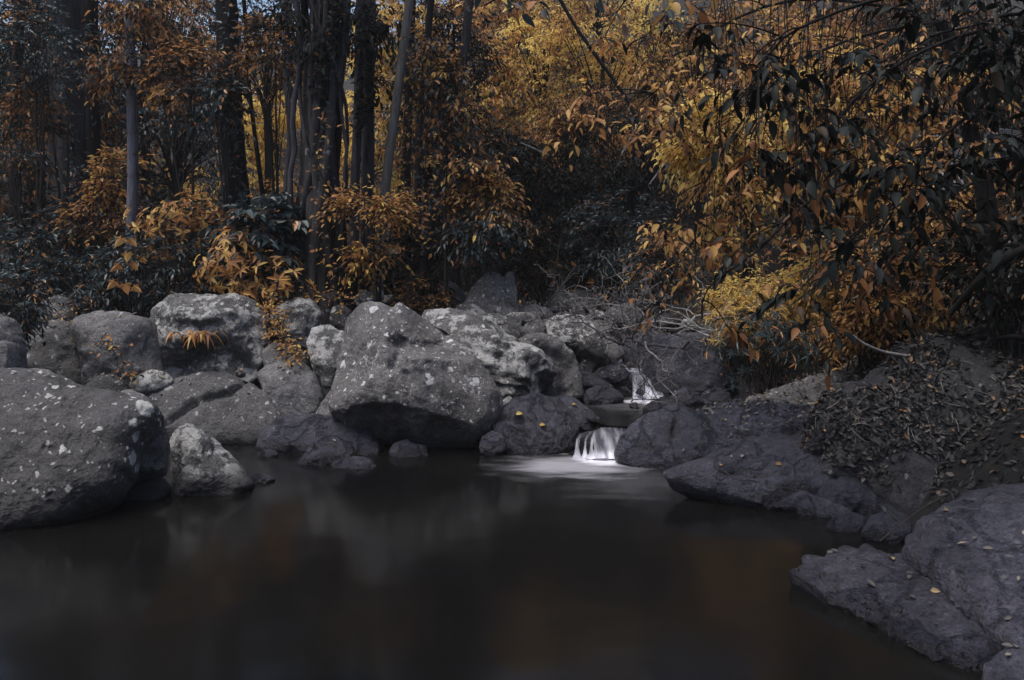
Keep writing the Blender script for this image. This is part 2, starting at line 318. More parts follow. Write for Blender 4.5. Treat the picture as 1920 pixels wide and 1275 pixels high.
# ------------------------------------------------------------------ rocks
ICO = {}
def ico(n):
    if n not in ICO:
        import bmesh
        bm = bmesh.new(); bmesh.ops.create_icosphere(bm, subdivisions=n, radius=1)
        bm.verts.ensure_lookup_table()
        ICO[n] = (np.array([v.co[:] for v in bm.verts]), np.array([[v.index for v in f.verts] for f in bm.faces])); bm.free()
    return ICO[n]
ROCKS = []
def rock(label, poly, d, tilt=25, yaw=0, T1=.6, T2=.7, mat=None, sub=5, seed=1, amp=.07, nplanes=5, grooves=(), nose=(0, 0), strata=0, cen=None, name='boulder', cat='boulder', group=None, boxy=.75, keep=.5, planes=(), jag=.012, btop=None):
    """a solid stone whose outline in the plane through its middle is poly (photo pixels); T1 / T2 its thickness in front / behind, relative to its half width"""
    poly = np.array(poly, float); c = np.array(cen if cen else poly.mean(0), float)
    n = np.array([math.sin(rad(yaw))*math.cos(rad(tilt)), -math.cos(rad(yaw))*math.cos(rad(tilt)), math.sin(rad(tilt))])
    C = P(c[0], c[1], d); cm = np.array([0, 0, CH])
    e1 = nrm(np.cross(np.array([0, 0, 1.]), n)) if abs(n[2]) < .99 else np.array([1., 0, 0]); e2 = np.cross(n, e1)
    W = []
    for q in poly:
        r = P(q[0], q[1], 1.0)-cm; k = np.dot(C-cm, n)/np.dot(r, n); w_ = cm+r*k-C; W.append((w_@e1, w_@e2))
    W = np.array(W); 
    # smooth outline: sample polygon densely, then radial function
    D = []
    for a, b_ in zip(W, np.roll(W, -1, 0)):
        for t_ in np.linspace(0, 1, 24, endpoint=False): D.append(a*(1-t_)+b_*t_)
    D = np.array(D); th = np.arctan2(D[:, 1], D[:, 0]); R = np.hypot(D[:, 0], D[:, 1])
    bins = np.linspace(-pi, pi, 181); Rb = np.zeros(180)
    tt = (bins[:-1]+bins[1:])/2; o = np.argsort(th); Rb = np.interp(tt, th[o], R[o], period=2*pi)
    kk = np.array([1, 2, 3, 2, 1.]); kk /= kk.sum(); Rb = sum(np.roll(Rb, i-2)*kk[i] for i in range(5))
    Rb = Rb*(1+jag*2*fbm(np.stack([np.cos(tt)*5+seed, np.sin(tt)*5, tt*0], -1), 4, seed, .65))
    size = math.sqrt(abs(.5*np.sum(W[:, 0]*np.roll(W[:, 1], -1)-W[:, 1]*np.roll(W[:, 0], -1)))/pi)
    U, Fc = ico(sub)
    u1, u2, u3 = U[:, 0], U[:, 1], U[:, 2]
    s = np.hypot(u1, u2); ang = np.arctan2(u2, u1); Rr = np.interp(ang, tt, Rb, period=2*pi)
    rad_s = np.sin(np.arcsin(np.clip(s, 0, 1))**1.0); rad_s = rad_s**boxy
    h = np.sign(u3)*np.abs(u3)**np.where(u3 > 0, btop or boxy, boxy)*np.where(u3 > 0, T1, T2)*size
    a = Rr*rad_s*np.cos(ang)+nose[0]*size*(1-s)*(u3 > 0); b2 = Rr*rad_s*np.sin(ang)+nose[1]*size*(1-s)*(u3 > 0)
    rng = np.random.RandomState(seed*7+3); rim = np.clip(s, 0, 1)
    # flat facets, mostly on the front so the outline stays
    pl = [(np.array(p[:3], float), p[3]) for p in planes]
    for _ in range(nplanes):
        v = rng.normal(size=3); v = v/np.linalg.norm(v)*.9; v[2] = abs(v[2])*.8+.45
        pl.append((v, rng.uniform(.76, .92)))
    fs = np.ones(len(U))
    for v, off in pl:
        dd = U@(v/np.linalg.norm(v)); x = np.maximum(dd, 1e-3)/off; fs = np.minimum(fs, np.where(x > 1, 1/x, 1))
    fs = 1-(1-fs)*.95
    V = (a*fs)[:, None]*e1+(b2*fs)[:, None]*e2+(h*fs)[:, None]*n
    dirn = nrm(V); sc = 1/size; q = V*sc+seed*3.7
    disp = amp*1.0*fbm(q*1.3, 3, seed)+amp*.55*ridge(q*2.7, 3, seed+5)+amp*.26*fbm(q*9, 4, seed+9)+amp*.16*ridge(q*19, 2, seed+14)
    if strata:
        sd = e2*.8+e1*.5*rng.uniform(-1, 1)+n*.3; ph = q@sd*9+fbm(q*1.5, 3, seed+2)*3.0
        disp = disp+strata*(np.abs((ph/2) % 1-.5)-.25)
    V = V+dirn*(disp*size*(1-keep*rim**3))[:, None]
    V = V+C
    if len(grooves):
        sx = V[:, 0]/V[:, 1]*F+960; sy = HZ-(V[:, 2]-CH)/V[:, 1]*F
        for pts, wd, dp in grooves:
            pts = np.array(pts, float); best = np.full(len(V), 1e9)
            wob = fbm(np.stack([sx, sy, 0*sx], -1)/18, 2, 33)*3
            for p0, p1 in zip(pts[:-1], pts[1:]):
                dv = p1-p0; L2 = dv@dv; t_ = np.clip(((sx-p0[0])*dv[0]+(sy-p0[1])*dv[1])/L2, 0, 1)
                best = np.minimum(best, np.hypot(sx-p0[0]-t_*dv[0], sy-p0[1]-t_*dv[1]))
            f = np.exp(-((best+wob)/wd)**2)*(u3 > -.2)
            V = V-n*(f*dp)[:, None]
    V0 = V.mean(0); V0[2] = V[:, 2].min()
    o = mesh_np(name, V-V0, [Fc], mat or M_plain); o.location = [float(x) for x in V0]
    tag(o, label, cat, group); ROCKS.append((o, V, Fc)); return o

PG = 'river boulders'
rock('huge rounded grey boulder overhanging the middle of the pool, largest of all', [(618, 762), (633, 715), (638, 660), (648, 620), (665, 588), (700, 567), (725, 572), (738, 580), (752, 567), (772, 580), (800, 596), (850, 628), (895, 668), (925, 710), (944, 752), (942, 785), (920, 815), (880, 845), (800, 862), (720, 845), (660, 812), (628, 785)], 7.75,
     tilt=14, T1=.75, T2=.8, mat=M_pale, sub=7, seed=11, amp=.036, nplanes=0, nose=(-.05, -.1), keep=.75, boxy=.85,
     planes=[(-.75, .25, .6, .76), (.5, .7, .55, .74), (0, -.86, .5, .73), (.55, -.1, .8, .9)],
     grooves=[([(735, 575), (748, 610), (752, 650), (735, 690)], 9, .05), ([(745, 640), (790, 652), (830, 640), (835, 610)], 11, .09), ([(760, 700), (768, 760)], 5, .03), ([(790, 600), (830, 625), (835, 645)], 16, .05), ([(690, 660), (700, 700)], 8, .02)])
rock('wide grey boulder dotted with round white lichen at the left edge of the pool', [(-200, 705), (-60, 700), (60, 707), (150, 725), (230, 745), (298, 765), (290, 800), (258, 830), (245, 880), (215, 925), (130, 975), (40, 1005), (-80, 1015), (-220, 1000)], 5.7,
     tilt=40, T1=.34, T2=.55, mat=M_spot, sub=7, seed=4, amp=.045, nplanes=0, nose=(.1, -.15), cen=(60, 850), keep=.7, planes=[], grooves=[([(298, 770), (275, 810), (250, 850)], 7, .04)])
rock('dark fractured rock wedged between the white-spotted boulder and the pointed one', [(240, 850), (262, 815), (285, 798), (306, 803), (312, 850), (305, 890), (260, 905), (228, 900)], 5.95, tilt=15, mat=M_dark, sub=5, seed=21, amp=.12, nplanes=8)
rock('low dark stone at the waterline in front of the fractured rock', [(205, 930), (228, 903), (262, 890), (300, 892), (322, 915), (290, 945), (230, 950)], 6.0, tilt=45, mat=M_dark, sub=4, seed=22, T1=.4)
rock('pointed boulder with whitish crusted top rising from the left of the pool', [(308, 835), (325, 818), (345, 802), (362, 797), (392, 815), (428, 850), (458, 888), (478, 908), (450, 935), (380, 950), (325, 940), (312, 890)], 6.25, tilt=22, T1=.8, mat=M_crust, sub=6, seed=23, amp=.07, nplanes=5, planes=[(-.8, -.1, .6, .62), (.7, .3, .6, .72)])
rock('thin dark stone just breaking the surface right of the pointed boulder', [(465, 902), (475, 892), (495, 888), (518, 898), (500, 906), (480, 908)], 6.4, tilt=70, mat=M_wet, sub=4, seed=24, T1=.5)
rock('smooth pale slab split by a long crack behind the pointed boulder', [(272, 748), (310, 728), (350, 712), (400, 702), (440, 708), (470, 722), (505, 745), (530, 785), (535, 830), (480, 850), (380, 850), (310, 840), (280, 790)], 8.0, tilt=38, T1=.45, mat=M_plain, sub=6, seed=25, amp=.035, nplanes=2, grooves=[([(300, 800), (325, 782), (360, 757), (400, 742), (432, 735), (448, 722), (462, 712)], 5, .09)])
rock('rounded grey boulder beside the cracked slab', [(485, 705), (500, 690), (530, 680), (572, 682), (595, 708), (607, 750), (598, 785), (550, 800), (510, 780), (495, 735)], 8.15, tilt=22, mat=M_plain, sub=5, seed=26, amp=.05)
rock('upright boulder covered in bright white lichen left of the huge boulder', [(578, 640), (590, 615), (612, 608), (645, 622), (665, 640), (660, 690), (640, 730), (625, 755), (605, 745), (592, 700)], 8.35, tilt=15, T1=.6, mat=M_crust, sub=5, seed=27, amp=.08, planes=[(.4, .5, .8, .7)])
rock('wedge of grey rock showing beneath the left side of the huge boulder', [(583, 790), (605, 760), (640, 715), (675, 750), (680, 810), (640, 820), (600, 815)], 7.8, tilt=30, mat=M_plain, sub=5, seed=28)
rock('low wet rock running out of the water under the huge boulder', [(472, 840), (485, 815), (505, 798), (532, 784), (590, 784), (650, 792), (700, 815), (720, 850), (640, 880), (560, 870), (500, 860)], 7.5, tilt=40, T1=.45, mat=M_wet, sub=5, seed=29, amp=.06, nplanes=3)
rock('rounded wet stone in the shallows, larger of two side by side', [(555, 874), (570, 855), (585, 835), (606, 819), (632, 822), (652, 845), (660, 862), (640, 885), (600, 890)], 7.0, tilt=35, T1=.6, mat=M_wet, sub=5, seed=30, amp=.08)
rock('flat oval wet stone in the shallows in front of the huge boulder', [(618, 876), (635, 864), (665, 860), (695, 864), (709, 876), (690, 888), (640, 888)], 6.85, tilt=60, T1=.5, mat=M_wet, sub=4, seed=31, amp=.07)
rock('tiny stone poking out of still water left of the wet stones', [(482, 852), (495, 845), (515, 845), (524, 852), (510, 858), (492, 858)], 7.2, tilt=60, T1=.5, mat=M_wet, sub=3, seed=32)
rock('dim sunken stone under the overhang of the huge boulder', [(728, 850), (740, 832), (765, 825), (800, 838), (805, 862), (770, 878), (740, 872)], 7.25, tilt=30, mat=M_wet, sub=4, seed=33)
rock('small dim stone in the shadow between the shallows and the huge boulder', [(670, 850), (680, 835), (700, 832), (712, 848), (705, 862), (682, 864)], 7.3, tilt=30, mat=M_wet, sub=4, seed=34)
rock('long sloping boulder with pale streaks behind the huge boulder', [(790, 592), (830, 586), (880, 592), (920, 605), (965, 630), (1005, 655), (1038, 685), (1043, 702), (1020, 720), (1014, 755), (960, 770), (900, 760), (840, 700), (800, 640)], 8.5, tilt=30, T1=.6, mat=M_crust, sub=6, seed=35, amp=.06, strata=.16, planes=[(.5, .6, .6, .7)])
rock('arched boulder with dark hollow right of the long sloping boulder', [(965, 640), (985, 628), (1015, 628), (1050, 642), (1075, 670), (1090, 710), (1094, 745), (1060, 765), (1030, 755), (1000, 700)], 8.85, tilt=18, mat=M_plain, sub=5, seed=36, amp=.09, grooves=[([(1010, 660), (1040, 668), (1060, 690), (1055, 735)], 14, .14)])
rock('small upright stone tucked between long sloping and arched boulders', [(1010, 730), (1022, 708), (1040, 715), (1048, 748), (1030, 762), (1010, 758)], 8.6, tilt=15, mat=M_plain, sub=4, seed=37)
rock('flat-topped boulder with bright crust above a black gap by the cascade', [(1015, 612), (1040, 598), (1070, 594), (1095, 600), (1120, 622), (1140, 642), (1140, 665), (1125, 672), (1085, 655), (1050, 645), (1025, 632)], 9.4, tilt=48, T1=.5, T2=.7, mat=M_crust, sub=5, seed=38, amp=.08)
rock('dark underlying block holding up the flat-topped crusted boulder', [(1030, 640), (1100, 640), (1138, 655), (1140, 690), (1110, 700), (1070, 690)], 9.65, tilt=0, mat=M_dark, sub=4, seed=39)
rock('tall split stone with white lichen patches, farthest standing rock', [(868, 575), (880, 548), (898, 525), (918, 511), (936, 514), (944, 522), (950, 508), (962, 508), (968, 540), (974, 580), (972, 600), (920, 605), (875, 600)], 10.2, tilt=18, T1=.5, mat=M_pale, sub=5, seed=40, amp=.05, keep=.8, grooves=[([(944, 518), (950, 550), (955, 590)], 5, .06)])
rock('small crusted stone at the left foot of the tall split stone', [(846, 590), (860, 574), (880, 569), (905, 577), (912, 590), (895, 603), (860, 602)], 9.9, tilt=30, mat=M_crust, sub=4, seed=41)
rock('small dark round stone at the right foot of the tall split stone', [(908, 580), (920, 568), (942, 566), (962, 576), (970, 592), (945, 600), (915, 596)], 10.0, tilt=30, mat=M_plain, sub=4, seed=42)
rock('low smooth stone right of the tall split stone', [(968, 592), (985, 578), (1010, 575), (1035, 585), (1042, 600), (1010, 608), (975, 606)], 10.2, tilt=35, mat=M_plain, sub=4, seed=43)
rock('rough grey stone just above the long sloping boulder', [(898, 600), (912, 590), (935, 588), (952, 596), (955, 615), (930, 625), (905, 615)], 9.6, tilt=25, mat=M_crust, sub=4, seed=44, amp=.1)
rock('dark block beside the rough grey stone', [(945, 600), (962, 592), (978, 600), (982, 635), (965, 642), (948, 630)], 9.5, tilt=12, mat=M_dark, sub=4, seed=45, amp=.1)
rock('dark grey stone under the dead branches', [(975, 622), (985, 607), (1010, 600), (1025, 612), (1022, 632), (995, 640)], 9.4, tilt=20, mat=M_plain, sub=4, seed=46)
rock('small stone between rough grey stone and long boulder', [(928, 630), (936, 613), (952, 614), (962, 632), (948, 645)], 9.2, tilt=15, mat=M_plain, sub=4, seed=47)
rock('flat thin stone lying right of the rough grey stone', [(940, 596), (960, 588), (1000, 592), (1010, 602), (970, 606)], 9.8, tilt=50, mat=M_crust, sub=4, seed=147)
rock('broad dark boulder in shade left of the tall split stone', [(775, 580), (790, 545), (815, 527), (845, 528), (870, 548), (885, 590), (850, 610), (790, 605)], 11.6, tilt=20, mat=M_dark, sub=5, seed=48)
rock('slim pale stone standing at the foot of the pale trunks', [(695, 545), (700, 505), (710, 498), (716, 512), (720, 560), (700, 570)], 9.3, tilt=10, mat=M_crust, sub=4, seed=49)
rock('small pale stone low beside the slim standing stone', [(664, 565), (675, 549), (695, 548), (704, 562), (690, 575), (670, 574)], 9.0, tilt=25, mat=M_crust, sub=4, seed=50)
rock('big flat-topped boulder with crusted shoulders on the left bank', [(283, 595), (295, 572), (325, 557), (370, 552), (430, 553), (478, 560), (497, 585), (503, 640), (495, 690), (478, 718), (430, 712), (380, 712), (320, 722), (285, 725), (272, 660)], 8.65, tilt=12, T1=.6, mat=M_crust, sub=6, seed=51, amp=.10, nplanes=3, planes=[(0, .75, .7, .7), (0, -.62, .8, .5), (-.7, .2, .7, .75)], grooves=[([(300, 600), (370, 612), (430, 600)], 12, .06), ([(330, 690), (400, 650), (460, 690)], 22, .16)], keep=.7)
rock('dull grey boulder left of the big flat-topped boulder', [(143, 605), (165, 592), (195, 587), (240, 590), (278, 600), (300, 640), (300, 715), (255, 740), (200, 745), (160, 730), (145, 660)], 8.4, tilt=15, mat=M_plain, sub=5, seed=52, amp=.08)
rock('darker rounded boulder at the far left of the bank', [(45, 640), (60, 612), (95, 600), (140, 605), (152, 660), (162, 730), (110, 745), (60, 710)], 8.7, tilt=15, mat=M_plain, sub=5, seed=53, amp=.06)
rock('small round-topped stone among the leaves above the left boulders', [(68, 590), (80, 562), (105, 555), (132, 560), (138, 595), (130, 615), (80, 615)], 9.4, tilt=10, mat=M_plain, sub=4, seed=54)
rock('boulder cut by the left picture edge below the leafy bush', [(-50, 600), (0, 588), (25, 600), (38, 640), (38, 700), (0, 720), (-50, 715)], 7.4, tilt=12, mat=M_plain, sub=5, seed=55)
rock('small square-cornered block at the left edge behind the white-spotted boulder', [(-30, 645), (0, 640), (20, 642), (25, 665), (25, 705), (0, 715), (-30, 712)], 6.8, tilt=5, mat=M_plain, sub=4, seed=56, boxy=.4, strata=.12)
rock('thin pale flat stone behind the white-spotted boulder', [(25, 704), (30, 697), (70, 694), (99, 698), (101, 708), (70, 714), (30, 713)], 6.9, tilt=50, mat=M_pale, sub=4, seed=57, boxy=.5, T1=.4)
rock('dark stone in the gap between dull boulder and cracked slab', [(155, 735), (180, 705), (215, 700), (240, 722), (245, 750), (200, 765), (160, 755)], 7.7, tilt=20, mat=M_dark, sub=4, seed=58)
rock('small grey stone capping the right shoulder of the white-spotted boulder', [(190, 748), (215, 738), (250, 735), (278, 745), (290, 765), (250, 775), (200, 765)], 6.9, tilt=40, mat=M_plain, sub=4, seed=59)
rock('crusted stone in front of the flat-topped boulder, touching the crack slab', [(225, 735), (250, 712), (285, 695), (315, 700), (330, 718), (300, 735), (260, 745)], 8.0, tilt=30, mat=M_crust, sub=4, seed=60)
rock('crusted dark boulder right of the flat-topped boulder', [(508, 590), (525, 570), (555, 560), (588, 565), (600, 590), (600, 630), (585, 655), (545, 650), (515, 620)], 8.8, tilt=15, mat=M_crust, sub=5, seed=61, amp=.1)
rock('small dark stone behind the crusted dark boulder', [(588, 575), (598, 562), (612, 566), (622, 582), (612, 595), (592, 592)], 9.4, tilt=15, mat=M_dark, sub=4, seed=62)
rock('light grey stone between crusted dark boulder and huge boulder', [(617, 600), (625, 578), (642, 572), (662, 583), (668, 612), (645, 625), (622, 620)], 9.1, tilt=20, mat=M_pale, sub=4, seed=63)
rock('leaf strewn low rock below the creeping orange plant', [(490, 660), (515, 645), (550, 648), (575, 665), (580, 690), (540, 700), (500, 700)], 8.45, tilt=30, mat=M_plain, sub=4, seed=64)
rock('wet dark rock with thin cracks right of the huge boulder', [(920, 800), (935, 770), (965, 752), (1010, 746), (1050, 752), (1075, 775), (1085, 805), (1080, 840), (1065, 865), (1010, 868), (950, 855), (925, 835)], 7.55, tilt=38, T1=.55, mat=M_wet, sub=6, seed=65, amp=.07, nplanes=4, grooves=[([(945, 785), (1000, 790), (1040, 815), (1060, 850)], 5, .05), ([(1000, 750), (1010, 790)], 4, .025)])
rock('low wet shelf reaching toward the lip of the near cascade', [(1035, 748), (1065, 744), (1100, 762), (1128, 792), (1125, 806), (1098, 806), (1080, 800), (1060, 775)], 7.95, tilt=50, T1=.4, mat=M_wet, sub=5, seed=66, amp=.08)
rock('ragged little stone at the waterline under the right side of the huge boulder', [(898, 838), (905, 818), (925, 808), (945, 822), (948, 846), (925, 858), (902, 852)], 7.3, tilt=25, mat=M_wet, sub=4, seed=67, amp=.12)
rock('pale chip of rock between the huge boulder and the cracked wet rock', [(935, 790), (942, 752), (955, 742), (968, 756), (962, 795), (945, 805)], 7.9, tilt=20, mat=M_pale, sub=4, seed=68)
rock('dark stone behind the strands of the near cascade', [(1070, 856), (1076, 828), (1095, 810), (1130, 802), (1165, 808), (1172, 835), (1150, 866), (1100, 868)], 7.5, tilt=25, mat=M_dark, sub=5, seed=168, T1=.3)
rock('rounded stone in the upper pool beside the far cascade', [(1088, 748), (1100, 733), (1118, 725), (1142, 725), (1162, 738), (1171, 752), (1140, 763), (1100, 762)], 8.75, tilt=35, mat=M_wet, sub=5, seed=69, amp=.07)
rock('small leaning pointed stone left of the far cascade', [(1082, 692), (1092, 675), (1110, 661), (1120, 666), (1120, 690), (1105, 702), (1088, 702)], 9.3, tilt=20, mat=M_wet, sub=4, seed=70)
rock('flat dark stone splitting the topmost trickle', [(1112, 700), (1125, 690), (1150, 688), (1176, 694), (1180, 710), (1160, 722), (1125, 716)], 9.2, tilt=30, mat=M_wet, sub=4, seed=71)
rock('long wet stone below the flat splitting stone', [(1082, 705), (1095, 695), (1120, 705), (1150, 725), (1150, 742), (1110, 738), (1088, 725)], 9.1, tilt=25, mat=M_wet, sub=4, seed=72)
rock('dark wall of rock beside the far cascade', [(1120, 715), (1150, 700), (1190, 705), (1196, 745), (1175, 760), (1140, 750)], 9.3, tilt=5, mat=M_dark, sub=4, seed=73)
rock('broad smooth mound right of the far cascade', [(1205, 700), (1215, 660), (1240, 640), (1280, 634), (1325, 638), (1360, 655), (1388, 685), (1400, 725), (1395, 760), (1340, 770), (1270, 765), (1222, 745)], 9.3, tilt=32, T1=.6, mat=M_wet, sub=6, seed=74, amp=.06, nplanes=4, strata=.04)
rock('darker mound behind the dead branches above the far cascade', [(1160, 665), (1175, 635), (1210, 620), (1250, 630), (1255, 670), (1215, 700), (1175, 695)], 9.9, tilt=15, mat=M_wet, sub=4, seed=75)
rock('small angular stone below the broad mound, left of two', [(1250, 755), (1262, 738), (1285, 727), (1308, 738), (1322, 758), (1290, 766), (1262, 765)], 8.7, tilt=30, mat=M_wet, sub=4, seed=76, amp=.1)
rock('small angular stone below the broad mound, right of two', [(1308, 750), (1318, 735), (1345, 728), (1368, 738), (1375, 757), (1345, 768), (1315, 764)], 8.75, tilt=30, mat=M_wet, sub=4, seed=77, amp=.1)
rock('low stone at the right end of the upper pool', [(1365, 760), (1380, 740), (1405, 735), (1415, 752), (1405, 768), (1380, 770)], 8.7, tilt=35, mat=M_wet, sub=4, seed=78)
rock('leaf littered rock joining the broad mound to the right bank', [(1380, 720), (1390, 692), (1420, 690), (1450, 715), (1460, 745), (1425, 760), (1395, 755)], 9.0, tilt=35, mat=M_plain, sub=4, seed=79, amp=.1)
rock('stone surfacing in the upper pool before the far cascade', [(1205, 768), (1215, 755), (1240, 748), (1270, 752), (1290, 768), (1260, 778), (1220, 778)], 8.2, tilt=50, mat=M_wet, sub=4, seed=80, amp=.08)
rock('pale smooth stone by the upper pool, right of the small angular stones', [(1390, 768), (1398, 750), (1420, 742), (1448, 748), (1455, 765), (1420, 776)], 8.3, tilt=50, mat=M_plain, sub=4, seed=81)
rock('glossy dark rock right of the near cascade with pale flecks', [(1152, 858), (1160, 830), (1180, 805), (1205, 785), (1245, 770), (1290, 772), (1330, 792), (1370, 822), (1400, 860), (1390, 895), (1330, 905), (1260, 905), (1190, 880)], 7.0, tilt=42, T1=.5, mat=M_wet, sub=6, seed=82, amp=.07, nplanes=4, grooves=[([(1270, 790), (1262, 830), (1280, 880)], 6, .05)])
rock('leaf strewn flat rock between glossy rock and dark bank', [(1290, 785), (1340, 770), (1420, 768), (1490, 780), (1550, 772), (1600, 800), (1590, 840), (1500, 850), (1420, 850), (1350, 830)], 7.0, tilt=62, T1=.35, mat=M_wet, sub=6, seed=83, amp=.08, nplanes=3, strata=.06, grooves=[([(1300, 800), (1400, 815), (1500, 810)], 7, .05)])
rock('grey stepped rock right of the upper pool', [(1425, 768), (1435, 745), (1470, 728), (1530, 712), (1590, 702), (1620, 735), (1590, 780), (1520, 795), (1450, 790)], 7.9, tilt=48, T1=.45, mat=M_plain, sub=5, seed=84, amp=.1, strata=.08)
rock('long sloping bluish ledge dipping into the right side of the pool', [(1225, 893), (1290, 868), (1380, 832), (1480, 815), (1600, 800), (1740, 830), (1860, 900), (1880, 1000), (1790, 1040), (1700, 1020), (1640, 1000), (1560, 985), (1480, 962), (1400, 940), (1310, 915)], 5.85, tilt=62, T1=.15, T2=.32, mat=M_wet, sub=7, seed=85, amp=.07, nplanes=0, strata=.07, cen=(1590, 905), jag=.04, btop=1.15, grooves=[([(1380, 870), (1430, 850)], 4, .03), ([(1400, 895), (1450, 868)], 4, .03), ([(1480, 890), (1530, 860)], 4, .03), ([(1640, 860), (1690, 930)], 7, .06), ([(1440, 935), (1500, 905), (1570, 930), (1640, 960)], 8, .08), ([(1280, 880), (1400, 890), (1560, 885)], 4, .03)])
rock('small wet stone at the foot of the long ledge, left of two', [(1548, 990), (1560, 972), (1590, 965), (1620, 972), (1625, 992), (1600, 1008), (1565, 1006)], 5.3, tilt=50, mat=M_wet, sub=4, seed=86)
rock('small wet stone at the foot of the long ledge, right of two', [(1615, 1000), (1630, 970), (1670, 955), (1705, 972), (1710, 1005), (1680, 1025), (1640, 1018)], 5.1, tilt=45, mat=M_wet, sub=4, seed=87)
rock('great leaf-covered rock bank filling the right side', [(1535, 850), (1545, 790), (1575, 735), (1620, 695), (1690, 662), (1780, 638), (1880, 612), (1980, 580), (2200, 520), (2350, 800), (2300, 1100), (2000, 1080), (1850, 1010), (1740, 985), (1660, 945), (1580, 900)], 6.0, tilt=48, T1=.16, T2=.2, mat=M_dark, sub=7, seed=88, amp=.07, nplanes=0, cen=(1850, 820), strata=.05, boxy=.5, btop=.9, jag=.03)
rock('smooth dark slab sloping down from the right picture edge', [(1690, 1045), (1710, 1000), (1760, 958), (1830, 930), (1940, 915), (2150, 920), (2200, 1320), (2000, 1300), (1900, 1240), (1830, 1165), (1760, 1095)], 3.9, tilt=72, yaw=-50, T1=.2, btop=1.0, jag=.02, mat=M_wet, sub=7, seed=89, amp=.06, nplanes=1, cen=(1900, 1080), grooves=[([(1790, 1130), (1860, 1130), (1960, 1125)], 4, .02)])
rock('tongue-shaped slab in the lower right corner jutting into the pool', [(1478, 1072), (1500, 1060), (1530, 1036), (1590, 1026), (1650, 1030), (1700, 1040), (1745, 1080), (1800, 1130), (1850, 1175), (1905, 1235), (1890, 1265), (1820, 1255), (1740, 1225), (1660, 1180), (1590, 1135), (1530, 1100)], 3.97, tilt=76, yaw=-45, T1=.13, T2=.4, btop=1.05, jag=.05, mat=M_wet, sub=7, seed=90, amp=.085, nplanes=1, grooves=[([(1490, 1064), (1530, 1070), (1570, 1110)], 5, .03), ([(1610, 1135), (1680, 1150), (1760, 1150)], 5, .035), ([(1700, 1200), (1760, 1215), (1820, 1235)], 6, .04)])
rock('small rock cut by the bottom right corner', [(1845, 1250), (1870, 1225), (1930, 1215), (2000, 1260), (1990, 1330), (1900, 1330), (1850, 1290)], 3.2, tilt=60, mat=M_wet, sub=5, seed=91)
rock('low dark rock under the dead branches, back left', [(1015, 575), (1040, 550), (1090, 545), (1130, 560), (1140, 585), (1080, 595), (1030, 595)], 11.8, tilt=25, mat=M_dark, sub=4, seed=92, strata=.1)
rock('grey stone among the dead branches near the middle', [(1130, 590), (1150, 573), (1180, 570), (1205, 585), (1210, 605), (1170, 615), (1135, 610)], 10.6, tilt=25, mat=M_plain, sub=4, seed=93)
rock('dark overhung rock in the hollow behind the dead branches', [(1140, 570), (1150, 545), (1190, 533), (1240, 545), (1255, 580), (1210, 595), (1160, 592)], 12.3, tilt=15, mat=M_dark, sub=4, seed=94)
rock('small pale stone behind the flat-topped crusted boulder', [(1100, 612), (1120, 600), (1145, 605), (1160, 625), (1140, 640), (1115, 632)], 9.9, tilt=25, mat=M_plain, sub=4, seed=95)
rock('brown stone half hidden behind the flat-topped crusted boulder', [(1120, 650), (1140, 630), (1165, 640), (1172, 665), (1155, 680), (1130, 675)], 9.7, tilt=20, mat=M_plain, sub=4, seed=96)

def small_stones(pts, label, group, mat, seed):
    for i, (px, py, w_, d) in enumerate(pts):
        rg = np.random.RandomState(seed+i); k = 9; a = np.arange(k)*2*pi/k; r = w_*rg.uniform(.75, 1.2, k)
        rock(label, np.stack([px+r*np.cos(a), py-r*np.sin(a)*rg.uniform(.55, .8)], 1), d, tilt=rg.uniform(15, 40), mat=mat[i % len(mat)], sub=4, seed=seed+i, amp=.12, nplanes=7, name='stone', cat='stone', group=group)
small_stones([(1085, 583, 14, 10.8), (1120, 592, 16, 10.4), (1215, 610, 18, 10.2), (1250, 600, 20, 10.4), (1290, 610, 18, 10.2), (1065, 592, 12, 10.0), (1180, 618, 15, 10.0), (1330, 625, 18, 10.0), (1050, 580, 15, 11), (1365, 640, 18, 9.8)], 'small angular stone among those jammed under the dead branches', 'stones under the dead branches', [M_plain, M_crust, M_wet], 700)
small_stones([(750, 575, 13, 9.8), (725, 562, 14, 9.8), (705, 560, 11, 9.5), (760, 560, 12, 10.3), (640, 560, 13, 9.6), (835, 590, 12, 9.8)], 'small stone among those lying behind the huge boulder', 'stones behind the huge boulder', [M_plain, M_crust], 730)
small_stones([(1062, 720, 11, 9.0), (1075, 738, 12, 8.8), (1170, 690, 10, 9.5), (1190, 760, 10, 8.4), (1200, 735, 9, 8.9), (1130, 800, 12, 7.75), (1075, 850, 9, 7.25)], 'small wet stone among those at the edges of the cascades', 'wet stones beside the cascades', [M_wet], 760)
small_stones([(262, 935, 10, 5.95), (300, 925, 9, 6.05), (560, 800, 8, 7.9), (450, 700, 10, 8.3), (480, 735, 9, 8.1), (540, 690, 8, 8.2), (215, 742, 9, 7.6), (170, 745, 11, 7.8), (130, 735, 10, 8.1)], 'small dull stone among those in the gaps of the left bank', 'stones in the gaps of the left bank', [M_plain, M_dark], 790)
